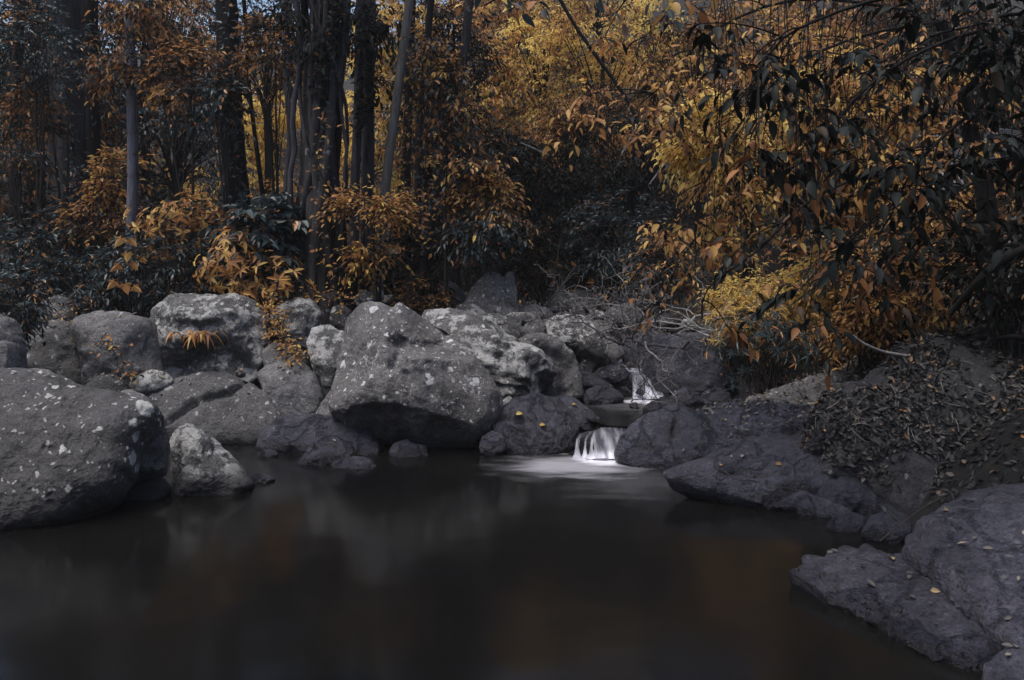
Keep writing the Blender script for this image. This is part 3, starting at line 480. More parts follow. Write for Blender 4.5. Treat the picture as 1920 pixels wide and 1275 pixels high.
# ------------------------------------------------------------------ leaves
def leaves_fine(pos, dirv, up, Ln, Wd, hue, curl=.18, fold=.18):
    dirv = nrm(dirv); side = nrm(np.cross(dirv, up)); nn = np.cross(side, dirv); L = Ln[:, None]; W = Wd[:, None]
    tw_ = np.random.RandomState(len(pos)).uniform(-.25, .25, (len(pos), 1))
    P_ = []
    for t_, w_ in ((0, 0), (.12, .30), (.32, .5), (.56, .47), (.8, .24), (1, 0)):
        c = pos+dirv*L*t_-nn*L*curl*t_*t_; e = side*W*w_; f = nn*W*fold*w_*2
        if t_ in (0, 1): P_.append(c)
        else: P_ += [c+e+f+nn*W*tw_*w_*t_*2, c-nn*W*.04, c-e+f-nn*W*tw_*w_*t_*2]
    V = np.stack(P_, 1).reshape(-1, 3); n = len(pos); i = np.arange(n)[:, None]*14; Qs = []; Ts = []
    Ts = np.concatenate([i+np.array([[0, 2, 1]]), i+np.array([[0, 3, 2]]), i+np.array([[10, 11, 13]]), i+np.array([[11, 12, 13]])])
    for k in range(3): Qs += [i+np.array([[1+3*k, 2+3*k, 5+3*k, 4+3*k]]), i+np.array([[2+3*k, 3+3*k, 6+3*k, 5+3*k]])]
    return V, (np.concatenate(Qs), Ts), np.repeat(hue, 14)
def leaves(pos, dirv, up, Ln, Wd, hue, curl=.18, fold=.18):
    dirv = nrm(dirv); side = nrm(np.cross(dirv, up)); nn = np.cross(side, dirv)
    L = Ln[:, None]; W = Wd[:, None]
    b = pos; t = pos+dirv*L-nn*L*curl
    l1 = pos+dirv*L*.32+side*W*.5+nn*W*fold; r1 = pos+dirv*L*.32-side*W*.5+nn*W*fold
    l2 = pos+dirv*L*.7+side*W*.36+nn*(W*fold*.7-L*curl*.45); r2 = pos+dirv*L*.7-side*W*.36+nn*(W*fold*.7-L*curl*.45)
    V = np.stack([b, l1, l2, t, r2, r1], 1).reshape(-1, 3); n = len(pos); i = np.arange(n)[:, None]*6
    Q = np.concatenate([i+np.array([[0, 3, 2, 1]]), i+np.array([[0, 5, 4, 3]])])
    return V, Q, np.repeat(hue, 6)
def sphere_pts(rng, n): v = rng.normal(size=(n, 3)); return nrm(v)

def sprays(rng, cen, tw, tl, k, ll, lw, droop=.3, up_bias=.2, hang=.2, style='spray', hue_sh=0., out=None, fine=False):
    """leafy twigs around each cluster centre. returns leaf (V,Q,hue) and twig polylines"""
    C = len(cen); n = C*tw
    c = np.repeat(cen, tw, 0); d = sphere_pts(rng, n); d[:, 2] = d[:, 2]*.6+up_bias
    if out is not None: d = d+np.repeat(out, tw, 0)*.8
    d = nrm(d); L = tl*rng.uniform(.5, 1.2, n)
    s = np.linspace(0, 1, 4)[None, :, None]
    g = np.array([0, 0, -1.])
    poly = c[:, None]+d[:, None]*L[:, None, None]*s+g*droop*L[:, None, None]*s**2
    tang = nrm(d+g*droop*1.2)
    chue = np.repeat(rng.normal(0, .13, C), tw*k)
    sd = nrm(np.cross(d, g))
    if style == 'spray':
        sk = (np.arange(k)+1.2)/(k+.2); sk = np.tile(sk, n)+rng.uniform(-.05, .05, n*k)
        rp = lambda a: np.repeat(a, k, 0)
        pos = rp(c)+rp(d)*(rp(L)*sk)[:, None]+g*(droop*rp(L)*sk**2)[:, None]
        sg = np.tile(np.where(np.arange(k) % 2, 1., -1.), n); sg[k-1::k] *= .15
        dv = rp(tang)*.65+rp(sd)*sg[:, None]*.75+g*hang*rng.uniform(.3, 1.6, n*k)[:, None]+rng.normal(0, .22, (n*k, 3))
        upv = nrm(np.array([0, 0, 1.])+rng.normal(0, .35, (n*k, 3)))
    else:   # rosette of leaflets at the twig end
        a = np.tile(np.arange(k)*2*pi/k, n)+np.repeat(rng.uniform(0, 6, n), k)
        e1 = np.repeat(sd, k, 0); ax = np.repeat(nrm(tang+np.array([0, 0, .6])), k, 0); e1 = nrm(np.cross(ax, e1)); e2 = np.cross(ax, e1)
        dv = e1*np.cos(a)[:, None]+e2*np.sin(a)[:, None]+ax*.15+g*hang; pos = np.repeat(poly[:, -1], k, 0); upv = ax+rng.normal(0, .12, (n*k, 3))
    m = len(pos); Ln = ll*rng.uniform(.45, 1.3, m); hue = np.clip(rng.uniform(0, 1, m)*.85+.075+chue*1.1+hue_sh, 0, 1)
    return (leaves_fine if fine else leaves)(pos, dv, upv, Ln, Ln*lw*rng.uniform(.8, 1.2, m), hue, curl=.12+.25*rng.rand()), poly

def crown_pts(rng, n, r, hollow=.35, gap=.0):
    v = sphere_pts(rng, n*3); rr = rng.uniform(hollow**3, 1, n*3)**(1/3); p = v*rr[:, None]
    keep = fbm(p*1.7+rng.uniform(0, 50), 2, 3) > gap; p = p[keep][:n]
    return p*np.array(r)

def build_foliage(name, parent, mat, rng, cen, tw, tl, k, ll, lw, tr=.004, **kw):
    (V, Q, H), poly = sprays(rng, cen, tw, tl, k, ll, lw, **kw)
    fo_ = mesh_np(name, V, list(Q) if isinstance(Q, tuple) else [Q], mat, parent, smooth=isinstance(Q, tuple), hue=H)
    return fo_, poly

PROTO = {}
def shrub(label, px, py, rx, ry, d, mat, n=45, tw=6, tl=.3, k=6, ll=.08, lw=.42, seed=1, name='shrub', cat='shrub', group=None, depth=1.0, stems=7, gap=-.15, ground=True, base=None, **kw):
    """px,py centre and rx,ry half sizes in photo pixels at distance d; stems grow from the ground below"""
    rng = np.random.RandomState(seed*13+7)
    c = P(px, py, d); r = np.array([rx/F*d, rx/F*d*depth*.8, ry/F*d])
    bx, by = (c[0], c[1]) if base is None else base
    bz = T(bx, by)-.03 if ground else c[2]-r[2]
    root = empty(name, (bx, by, bz)); tag(root, label, cat, group); off = c-np.array([bx, by, bz])
    cp = crown_pts(rng, n, r, .3, gap)+off
    cp[:, 2] = np.maximum(cp[:, 2], .03)
    out = nrm(cp-off+1e-4)
    fo_, poly = build_foliage('foliage', root, mat, rng, cp, tw, tl, k, ll, lw, out=out, **kw)
    # stems to a subset of clusters plus twigs
    st = []
    ht = off[2] > 1.1; lead = []
    if ht:
        for _ in range(2):
            e = off*np.array([1, 1, 1.])+rng.normal(0, .12, 3); lead.append(np.array([e*t_*np.array([t_**.6, t_**.6, 1])+.05*np.sin(np.array([3., 4, 0])*t_+_) *(t_ > 0) for t_ in np.linspace(0, 1, 7)]))
        st += lead
    for q in cp[rng.permutation(len(cp))[:max(stems, len(cp)//3)]]:
        if ht: a = lead[rng.randint(2)][rng.randint(3, 7)]; mid = (a+q)/2+[0, 0, .06]
        else: a = np.array([rng.normal(0, .06), rng.normal(0, .06), 0]); mid = a*.5+q*np.array([.25, .25, .55])+rng.normal(0, .04, 3)
        s = np.linspace(0, 1, 7)[:, None]; st.append((1-s)**2*a+2*s*(1-s)*mid+s*s*q)
    st = np.array(st); h = max(.4, np.linalg.norm(off)); r0 = .006+.006*h
    Rs = np.tile(np.linspace(r0 if not ht else .008, .004, 7), (len(st), 1)); Rs[:len(lead)] = np.linspace(r0*1.3, .006, 7)
    V1, Q1 = tubes(st, Rs, 5)
    V2, Q2 = tubes(poly, np.tile(np.linspace(.003, .0015, 4), (len(poly), 1)), 3, len(V1))
    mesh_np('stem', np.concatenate([V1, V2]), [Q1, Q2], B_twig, root)
    return root

def trunk_mesh(pts, rad_, sides=26, seed=0, rough=.08, flare=.6, flutes=0):
    """pts (m,3) control, rad_ (m,) -> tube with bark relief and root flare"""
    pts = np.array(pts, float); m = len(pts); n = 70
    s = np.linspace(0, m-1, n); c = np.stack([np.interp(s, range(m), pts[:, i]) for i in range(3)], 1)
    for _ in range(6): c[1:-1] = (c[:-2]+2*c[1:-1]+c[2:])/4
    R = np.interp(s, range(m), rad_)
    hgt = c[:, 2]-c[0, 2]; R = R*(1+flare*np.exp(-hgt/(.35+R[0])))
    V, Q = tubes(c[None], R[None], sides)
    V = V.reshape(n, sides, 3); th = np.arange(sides)*2*pi/sides
    rd = nrm(V-c[:, None]); q = np.stack([np.cos(th)[None]*2+0*s[:, None]*0, np.sin(th)[None]*2+0*s[:, None], hgt[:, None]*1.6+0*th[None]], -1).reshape(-1, 3)
    dp = (fbm(q*1.5+seed*5, 4, seed)*rough).reshape(n, sides)
    if flutes: dp = dp+(.22*np.exp(-hgt/1.2))[:, None]*np.cos(flutes*th+seed)[None]+.05*np.cos(flutes*th+seed)[None]
    V = V+rd*(dp*R[:, None])[..., None]
    return V.reshape(-1, 3), Q

def tree(label, pts, wpx, mat, lmat, seed, crown=(1.6, 1.6, 1.2), cn=60, ch=None, ll=.11, limb=5, flare=.6, flutes=0, rough=.08, name='tree', group=None, taper=.75, cz=None, tw=6, k=6, lw=.42, extra=None):
    """pts: list of (px, py, d) up the trunk; wpx trunk width in photo pixels"""
    rng = np.random.RandomState(seed*31+5)
    W = np.array([P(*p) for p in pts]); b = W[0].copy(); b[2] = T(b[0], b[1])-.08
    if W[0][2] > b[2]+.15: W = np.vstack([b, W])
    else: W[0] = b
    # extend above the frame
    v = W[-1]-W[-2]; v = v/np.linalg.norm(v); W = np.vstack([W, W[-1]+v*1.6+rng.normal(0, .1, 3), W[-1]+v*3.0+rng.normal(0, .2, 3)])
    r0 = wpx/2/F*pts[0][2]; R = np.linspace(r0, r0*taper, len(W)); R[-1] = r0*.25
    root = empty(name, b); tag(root, label, 'tree', group)
    V, Q = trunk_mesh(W-b, R, seed=seed, flare=flare, flutes=flutes, rough=rough)
    mesh_np('trunk', V, [Q], mat, root)
    top = W[-1]-b
    cc = top+np.array([0, 0, -.2]) if cz is None else np.array(cz)-b
    cp = crown_pts(rng, max(12, cn//3), crown, .25, -.1)+cc
    if extra is not None:
        cp = np.concatenate([cp]+[crown_pts(rng, e[5], (e[3]/F*e[2], e[3]/F*e[2], e[4]/F*e[2]), .1, -.3)+P(e[0], e[1], e[2])-b for e in extra])
    fo_, poly = build_foliage('crown', root, lmat, rng, cp, tw, .4, k, ll, lw, droop=.5, hang=.5)
    WW = W-b; st = []
    for q in cp[rng.permutation(len(cp))[:max(limb, len(cp)//3)]]:
        # leave the trunk somewhat below the cluster
        cand = np.argmin(np.abs(WW[:, 2]-(q[2]-.5))); a = WW[max(1, min(cand, len(WW)-1))]
        mid = (a+q)/2+np.array([0, 0, .25*np.linalg.norm(q-a)])+rng.normal(0, .08, 3); s = np.linspace(0, 1, 9)[:, None]
        st.append((1-s)**2*a+2*s*(1-s)*mid+s*s*q)
    st = np.array(st); V1, Q1 = tubes(st, np.tile(np.linspace(max(.012, r0*.22), .005, 9), (len(st), 1)), 6)
    V2, Q2 = tubes(poly, np.tile(np.linspace(.004, .002, 4), (len(poly), 1)), 3, len(V1))
    mesh_np('limb', np.concatenate([V1, V2]), [Q1, Q2], mat if mat is not B_pale else B_grey, root)
    return root

# trees with trunks in view, left to right
tree('thin dark tree at the far left edge of the forest', [(30, 470, 12), (28, 250, 12), (36, 0, 12)], 22, B_dark, L_dark, 1, cn=50)
tree('thick dark tree with broad buttressed trunk on the left', [(128, 470, 13.5), (130, 300, 13.5), (126, 150, 13.5), (120, 0, 13.5)], 66, bark_mat('bark_dark_grey', (.008, .008, .009), (.036, .034, .038)), L_dark, 2, flutes=5, cn=80, flare=.5, crown=(2.2, 2, 1.4))  # own dark grey bark, a little lighter than the black trunks
tree('black slender tree right behind the buttressed trunk', [(168, 450, 14.5), (170, 200, 14.5), (165, 0, 14.5)], 36, B_dark, L_rust, 3, cn=60)
tree('slender straight tree with smooth pale bark', [(246, 440, 10.5), (250, 330, 10.5), (247, 180, 10.5), (241, 0, 10.5)], 21, B_pale, L_rust, 4, cn=60, flare=.2, rough=.04, extra=[(225, 130, 10.3, 55, 60, 12), (270, 40, 10.2, 60, 50, 12)], ll=.09)
tree('stout black tree between the pale tree and the vine-wrapped one', [(452, 450, 11), (440, 300, 11), (428, 120, 11), (424, 0, 11)], 46, B_dark, L_dark, 5, cn=80, flare=.4)
tree('very thin dark sapling leaning by the stout black tree', [(500, 430, 11.5), (484, 300, 11.5), (466, 160, 11.5), (458, 0, 11.5)], 9, B_dark, L_dark, 6, cn=25, flare=.2)
tree('slim grey tree with a forked look left of the vine-wrapped tree', [(532, 430, 12), (548, 250, 12), (536, 120, 12), (540, 0, 12)], 17, B_grey, L_dark, 7, cn=40, flare=.3)
tree('pale straight tree, left of the pale pair behind the orange sapling', [(662, 520, 10.4), (666, 350, 10.4), (672, 180, 10.4), (676, 0, 10.4)], 20, B_grey, L_dark, 9, cn=35, flare=.3)
tree('pale straight tree, thicker right one of the pale pair', [(688, 520, 10.6), (690, 350, 10.6), (690, 180, 10.6), (694, 0, 10.6)], 27, B_grey, L_dark, 10, cn=60, flare=.3, ll=.1, extra=[(700, 70, 10.3, 50, 90, 14)])
tree('slanting smooth grey tree leaning right beside the pale pair', [(708, 520, 10), (722, 350, 10), (745, 180, 10), (768, 0, 10)], 20, bark_mat('bark_smooth', (.06, .057, .055), (.14, .135, .13)), L_mixed, 11, cn=60, flare=.2, rough=.03, ll=.09)
tree('dark slim tree right behind the slanting grey tree', [(762, 500, 11.5), (762, 300, 11.5), (772, 0, 11.5)], 18, B_dark, L_rust, 12, cn=50)
tree('second dark slim tree, deeper in, before the mottled tree', [(782, 480, 12.5), (785, 250, 12.5), (808, 0, 12.5)], 15, B_dark, L_orange, 13, cn=50)
tree('mottled dark tree with white bark patches curving right over the rocks', [(792, 545, 10.6), (800, 450, 10.6), (825, 330, 10.6), (850, 200, 10.6), (872, 90, 10.6), (880, 0, 10.6)], 20, B_mott, L_mixed, 14, cn=50, flare=.3, ll=.09,
     extra=[(850, 230, 10.3, 60, 60, 16), (900, 330, 10.2, 55, 45, 16), (910, 410, 10.1, 50, 35, 12), (800, 120, 10.2, 60, 60, 16)])
tree('slanting black tree high in the middle of the forest wall', [(1240, 420, 13), (1222, 300, 13), (1180, 190, 13), (1085, 60, 13), (1050, 0, 13)], 8, B_dark, L_rust, 15, cn=50, flare=.1)

# vine-wrapped strangler tree
def strangler():
    rng = np.random.RandomState(8); d = 9.6; b = P(600, 560, d); b[2] = T(b[0], b[1])-.05
    root = empty('strangler_tree', b); tag(root, 'gnarled tree wrapped in twisting aerial roots, left of the huge boulder', 'tree')
    pts = [P(600, 560, d), P(600, 420, d), P(597, 280, d), P(605, 140, d), P(615, 0, d), P(620, -150, d), P(625, -320, d)]; pts[0][2] = b[2]
    V, Q = trunk_mesh(np.array(pts)-b, [.26, .22, .19, .17, .16, .13, .06], seed=8, rough=.25, flutes=3); mesh_np('trunk', V, [Q], B_mott, root)
    for i in range(15):
        m = 22; s = np.linspace(0, 1, m); z = s*(4.9+rng.uniform(-.5, .8)); turns = rng.uniform(-.9, .9); ph = rng.uniform(0, 2*pi)
        r = .23+.14*np.exp(-z/.8)+.03*rng.normal(size=m).cumsum()*.25+rng.uniform(-.02, .07)
        cx = np.interp(z+b[2], [p[2] for p in pts], [p[0]-b[0] for p in pts]); cy = 0
        a = ph+turns*s*2*pi+.25*np.sin(s*9+i)
        pp = np.stack([cx+r*np.cos(a), cy+r*np.sin(a), z], 1)
        V, Q = tubes(pp[None], (rng.uniform(.018, .05)*(1+.25*fbm(np.stack([z*3, z*0, z*0+i], -1), 2, i))*(1.3-.6*s))[None], 10)
        V = V+.008*fbm(V*14, 3, i)[:, None]; mesh_np('aerial_root', V, [Q], B_mott if i % 4 else B_dark, root)
    for x0, x1, lean in ((562, 545, 0), (575, 580, .1), (640, 635, 0)):
        pp = np.array([P(x0+rng.uniform(-4, 4)+(x1-x0)*s+10*math.sin(s*7+x0), 560-700*s, d+lean-.1) for s in np.linspace(0, 1, 16)])-b
        V, Q = tubes(pp[None], np.full((1, 16), .035 if x0 != 640 else .02), 8); mesh_np('aerial_root', V+.01*fbm(V*8, 3, 4)[:, None], [Q], B_grey, root)
    cp = np.concatenate([crown_pts(rng, 50, (1.6, 1.4, 1.2), .2, -.1)+np.array([.2, 0, 5.6]), crown_pts(rng, 14, (.6, .5, .5), .2, -.3)+P(590, 40, d)-b])
    fo_, poly = build_foliage('crown', root, L_dark, rng, cp, 6, .4, 6, .1, .42, droop=.5, hang=.4)
    s = np.linspace(0, 1, 8)[:, None]; st = np.array([(1-s)**2*np.array([0, 0, 4.])+2*s*(1-s)*(np.array([0, 0, 4.8])+q*.1)+s*s*q for q in cp[::3]])
    V1, Q1 = tubes(st, np.tile(np.linspace(.04, .006, 8), (len(st), 1)), 5); V2, Q2 = tubes(poly, np.tile(np.linspace(.004, .002, 4), (len(poly), 1)), 3, len(V1))
    mesh_np('limb', np.concatenate([V1, V2]), [Q1, Q2], B_grey, root)
strangler()

# ------------------------------------------------------------------ background forest wall: foliage trees on the slope
FW = [  # label, px, py, rx, ry, d, palette, leaf length
 ('dark leafy tree in the upper left corner, deep in the forest', 60, 120, 170, 170, 17, L_dark, .13),
 ('rust-leaved tree behind the buttressed trunk', 90, 320, 150, 120, 16, L_rust, .12),
 ('orange-leaved tree glowing at the top left corner', 70, 30, 60, 60, 20, L_orange, .14),
 ('orange and brown tree behind the pale slender trunk', 270, 110, 120, 150, 15, L_rust, .12),
 ('dark bluish tree filling the gap right of the pale slender trunk', 330, 270, 110, 120, 14.5, L_teal, .1),
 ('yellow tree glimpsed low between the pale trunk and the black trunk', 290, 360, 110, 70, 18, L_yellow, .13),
 ('bright yellow painted-sunlit tree between the black trunk and the vine-wrapped tree', 510, 240, 60, 100, 18, L_sun_gold, .13),
 ('rust-leaved tree hanging over the bright yellow one', 500, 130, 60, 60, 15, L_rust, .11),
 ('golden painted-sunlit tree behind the pale pair of trunks', 690, 260, 90, 130, 18, L_sun_gold, .13),
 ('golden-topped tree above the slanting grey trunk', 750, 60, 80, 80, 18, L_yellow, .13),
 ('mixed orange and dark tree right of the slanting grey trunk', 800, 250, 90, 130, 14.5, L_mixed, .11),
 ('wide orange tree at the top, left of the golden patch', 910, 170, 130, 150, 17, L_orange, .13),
 ('dense golden-yellow painted-sunlit tree in the centre of the forest wall', 1020, 150, 100, 110, 16.5, L_sun_gold, .1),
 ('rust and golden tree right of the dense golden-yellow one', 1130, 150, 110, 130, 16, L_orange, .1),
 ('fuzzy golden tree crown at the top right of centre', 1220, 90, 80, 80, 17, L_sun_gold, .09),
 ('brown-orange tree between golden crown and hanging branches', 1310, 170, 110, 150, 15.5, L_rust, .12),
 ('painted-shade dark green tree in the hollow behind the tall split stone', 960, 430, 130, 110, 14, L_dark, .1),  # leaf colour carries the shade of the hollow
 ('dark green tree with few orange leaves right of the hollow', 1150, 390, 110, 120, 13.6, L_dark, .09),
 ('painted-shade black-green tree at the back of the hollow', 1050, 340, 120, 90, 15, L_dark, .11),
 ('orange tree crest overhanging the hollow', 1060, 265, 120, 55, 14.6, L_orange, .09),
 ('orange tree far behind the hanging branches on the right', 1480, 200, 140, 150, 14, L_orange, .12),
 ('dark leafy tree behind the hanging branches at the right edge', 1820, 200, 160, 200, 11.5, L_dark, .12),
 ('rust-leaved tree behind the hanging branches, right half', 1650, 280, 140, 160, 12.5, L_rust, .12),
 ('mid orange tree low behind the palm fronds', 1780, 400, 150, 110, 10.5, L_orange, .1),
 ('orange tree at the very top above the golden centre', 960, 10, 130, 70, 20, L_orange, .12),
 ('golden brown tree at the very top, right of the slanting black tree', 1120, 10, 110, 60, 21, L_yellow, .12),
 ('brown tree filling the top between slanting grey tree and mottled tree', 800, 20, 90, 70, 19, L_rust, .12),
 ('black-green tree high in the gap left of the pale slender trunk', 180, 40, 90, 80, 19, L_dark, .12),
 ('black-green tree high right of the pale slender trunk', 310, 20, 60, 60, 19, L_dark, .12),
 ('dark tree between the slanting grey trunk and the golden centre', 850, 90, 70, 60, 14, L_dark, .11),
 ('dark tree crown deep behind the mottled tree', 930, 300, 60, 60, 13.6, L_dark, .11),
 ('dark crown wedged between golden centre and hanging branches', 1190, 290, 80, 60, 13.3, L_dark, .10),
 ('rust crown low in the golden centre', 1090, 210, 60, 40, 14.2, L_rust, .09),
 ('thin dark tree crown letting sky through, upper left', 440, 40, 110, 60, 22, L_dark, .12),
 ('dark tree crown letting sky through above the vine-wrapped tree', 590, 60, 80, 80, 21, L_dark, .12),
 ('orange tree high at the top between pale slender and black trunks', 340, 60, 70, 70, 20, L_orange, .12),
 ('orange tree high behind the black hanging leaves', 1450, 60, 130, 80, 17, L_orange, .12),
 ('dull orange tree high toward the upper right corner', 1700, 60, 140, 90, 16, L_rust, .12),
 ('golden tree behind the hanging orange leaves', 1400, 330, 110, 110, 13.5, L_yellow, .1),
 ('orange tree low in the forest behind the rosette bushes', 560, 400, 130, 60, 14, L_orange, .1),
 ('dark tree low in the forest behind the pale slender trunk', 160, 250, 120, 100, 18, L_teal, .12),
]
def far_tree(i, label, px, py, rx, ry, d, mat, ll):
    rng = np.random.RandomState(i*17+400); c = P(px, py, d); b = c.copy(); b[2] = T(c[0], c[1])-.1
    root = empty('forest_tree', b); tag(root, label, 'tree', 'leafy trees forming the forest wall')
    r = np.array([rx/F*d, rx/F*d*.6, ry/F*d])*1.15; off = c-b
    ll = ll*.86; n = int(58*(rx*ry/14000)*(d/16)**2*(.12/ll)**1.6)+25
    n = min(int(n*1.35), 340)
    cp = crown_pts(rng, n, r, .15, -.2)+off
    fo_, poly = build_foliage('crown', root, mat, rng, cp, 7, .42, 6, ll, .42, droop=.45, hang=.45, out=nrm(cp-off+1e-3)*.5)
    h = np.array([0, 0, max(off[2]-r[2]*.3, .5)]); V, Q = trunk_mesh(np.array([[0, 0, 0], h*.5+[.05, 0, 0], h, h+[0, 0, r[2]*.8]]), [.09, .08, .06, .02], seed=i); mesh_np('trunk', V, [Q], B_dark, root)
    s = np.linspace(0, 1, 6)[:, None]; st = np.array([(1-s)**2*(h*.7)+2*s*(1-s)*(h*.9+q*.1)+s*s*q for q in cp[::4]])
    V1, Q1 = tubes(st, np.tile(np.linspace(.03, .006, 6), (len(st), 1)), 4); mesh_np('limb', V1, [Q1], B_dark, root)
for i, a in enumerate(FW): far_tree(i, *a)

# ------------------------------------------------------------------ understorey
shrub('low dark bluish bush at the far left above the boulders', 50, 470, 90, 70, 10.5, L_teal, n=70, seed=1, ll=.075)
shrub('leafy bluish bush spilling down at the left picture edge', 10, 560, 60, 60, 7.8, L_teal, n=60, seed=2, ll=.06, tl=.22)
shrub('drooping branch tips of small pale leaves across the buttressed trunk', 110, 140, 70, 30, 11.5, L_teal, n=26, seed=3, ll=.07, droop=.2, name='sapling', cat='sapling')
shrub('narrow bluish fern-like spray low on the left', 30, 310, 60, 25, 10.8, L_teal, n=20, seed=4, ll=.06, lw=.3, name='sapling', cat='sapling')
shrub('dark bush below the buttressed trunk', 130, 430, 90, 50, 11.5, L_dark, n=60, seed=5, ll=.09)
shrub('orange flecked bush left of the pale slender trunk base', 190, 400, 60, 50, 10.8, L_rust, n=45, seed=6, ll=.08)
shrub('orange-leaved sapling by the pale slender trunk', 215, 330, 40, 40, 11, L_orange, n=24, seed=7, ll=.085, name='sapling', cat='sapling')
shrub('dense bluish green bush behind the left boulders', 310, 490, 95, 60, 9.8, L_teal, n=90, seed=8, ll=.085, lw=.35)
shrub('dark bluish undergrowth bush behind the dull grey boulder', 150, 530, 100, 50, 9.8, L_teal, n=75, seed=9, ll=.07)
shrub('bush with orange finger-like rosette leaves behind the flat-topped boulder', 450, 495, 60, 50, 9.3, L_orange, n=26, tw=3, seed=10, style='rosette', k=7, ll=.13, lw=.28, hang=.15, fine=True)
shrub('low bush with orange rosette leaves right of the other rosette bush', 520, 520, 45, 35, 9.1, L_orange, n=16, tw=3, seed=11, style='rosette', k=7, ll=.11, lw=.3, hang=.15)
shrub('flat-topped orange shrub left of the stout black trunk', 350, 410, 75, 22, 9.8, L_orange, n=34, tw=4, seed=12, style='rosette', k=6, ll=.1, lw=.35)
shrub('broad green bush at the foot of the stout black trunk', 500, 430, 80, 55, 9.6, L_teal, n=60, seed=13, ll=.12, lw=.5)
shrub('layered orange sapling in front of the pale pair of trunks', 700, 390, 75, 20, 9.2, L_orange, n=40, seed=14, ll=.07, droop=.15, name='sapling', cat='sapling')
shrub('small yellow-orange sapling at the foot of the slanting grey trunk', 695, 475, 28, 28, 9.1, L_orange, n=16, seed=15, ll=.08, name='sapling', cat='sapling')
shrub('dark bush behind the huge boulder, right of the pale trunks', 755, 500, 60, 60, 10.5, L_dark, n=55, seed=16, ll=.09)
shrub('orange flecked bush under the mottled tree', 830, 430, 70, 45, 11.2, L_rust, n=50, seed=17, ll=.09)
shrub('small orange flecked plant left of the tall split stone', 790, 550, 45, 25, 10, L_rust, n=24, seed=18, ll=.06, tl=.2)
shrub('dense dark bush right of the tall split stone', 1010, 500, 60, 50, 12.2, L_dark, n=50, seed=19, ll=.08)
shrub('rounded dark green bush overhanging the dead branches', 1160, 450, 100, 85, 11.6, L_teal, n=110, seed=20, ll=.07, hue_sh=-.12)
shrub('orange flecked bush above the dead branches on the right', 1240, 500, 50, 50, 10.5, L_mixed, n=40, seed=21, ll=.075)
shrub('painted-sunlit yellow shrub low behind the hanging branches', 1420, 560, 90, 50, 9.8, L_sun_gold, n=170, seed=22, ll=.05, lw=.45, gap=-.4, tl=.22)
shrub('painted-sunlit yellow-orange shrub right of the brightest one', 1570, 540, 90, 55, 9.3, L_sun_gold, n=150, seed=23, ll=.05, lw=.45, gap=-.4, tl=.22)
shrub('green narrow-leaved bamboo-like clump beside the broad mound', 1430, 655, 60, 42, 8.6, L_teal, n=70, tw=5, seed=24, k=7, ll=.085, lw=.17, style='rosette', hue_sh=.05)
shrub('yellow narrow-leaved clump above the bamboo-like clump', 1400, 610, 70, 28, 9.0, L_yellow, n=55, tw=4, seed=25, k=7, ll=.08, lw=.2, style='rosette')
shrub('orange shrub on the slope above the dark bank', 1700, 540, 110, 65, 7.6, L_orange, n=90, seed=26, ll=.07)
shrub('mixed orange and green shrub under the palm fronds', 1600, 460, 110, 70, 8.8, L_mixed, n=90, seed=27, ll=.08)
shrub('painted-sunlit yellow crown of a small tree at the left edge of the hanging branches', 1315, 250, 62, 65, 6.9, L_sun_gold, n=60, seed=28, ll=.06, tl=.22, name='sapling', cat='sapling', base=(4.1, 8.3))
shrub('orange shrub on the slope between bank and yellow shrubs', 1620, 610, 70, 35, 7.8, L_orange, n=50, seed=29, ll=.065, tl=.2)
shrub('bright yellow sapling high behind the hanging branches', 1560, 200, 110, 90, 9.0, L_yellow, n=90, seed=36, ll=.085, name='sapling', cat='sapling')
shrub('dark scrub at the top of the bank by the right edge', 1880, 500, 90, 60, 6.4, L_dark, n=60, seed=37, ll=.08)

def creeper(label, poly, d, mat, n, ll, seed, lw=.5, name='creeper', cat='creeping plant'):
    rng = np.random.RandomState(seed); pp = np.array([P(a, b, dd) for a, b, dd in poly]); s = rng.uniform(0, len(pp)-1, n); i = np.minimum(s.astype(int), len(pp)-2); f = (s-i)[:, None]
    pos = pp[i]*(1-f)+pp[i+1]*f+rng.normal(0, .07, (n, 3)); b = pp[-1].copy(); root = empty(name, b); tag(root, label, cat)
    dv = rng.normal(0, 1, (n, 3)); dv[:, 2] = dv[:, 2]*.5-.2; dv[:, 1] -= .4; up = np.array([0, -.5, .8])+rng.normal(0, .3, (n, 3))
    V, Q, H = leaves(pos-b, dv, up, ll*rng.uniform(.6, 1.2, n), ll*lw*rng.uniform(.7, 1.2, n), rng.uniform(.1, 1, n)); mesh_np('foliage', V, [Q], mat, root, smooth=False, hue=H)
    st = np.array([np.stack([np.interp(np.linspace(0, len(pp)-1, 14), range(len(pp)), (pp-b)[:, c]) for c in range(3)], 1)+fbm(np.stack([np.linspace(0, 4, 14)]*3, 1)+k*7, 2, k)[:, None]*.06 for k in range(5)])
    V, Q = tubes(st, np.full(st.shape[:2], .004), 4); mesh_np('stem', V, [Q], B_twig, root)
creeper('creeping plant with small orange leaves spilling between crusted boulders', [(505, 555, 8.7), (515, 590, 8.5), (520, 620, 8.4), (545, 660, 8.2), (560, 665, 8.1)], 8.4, L_orange, 420, .05, 61)
creeper('sparse orange creeper trailing over the dull grey boulder', [(190, 630, 7.9), (205, 650, 7.8), (230, 690, 7.8), (245, 720, 7.7)], 7.8, L_mixed, 60, .06, 62)
creeper('thin weeds with orange tips at the foot of the small round-topped stone', [(90, 590, 9.0), (110, 595, 8.9), (140, 600, 8.7), (170, 620, 8.3)], 8.8, L_mixed, 70, .05, 63)
creeper('orange leaved weeds at the foot of the vine-wrapped tree', [(560, 545, 9.0), (600, 555, 9), (650, 560, 8.9), (700, 560, 9)], 9, L_orange, 90, .05, 64)
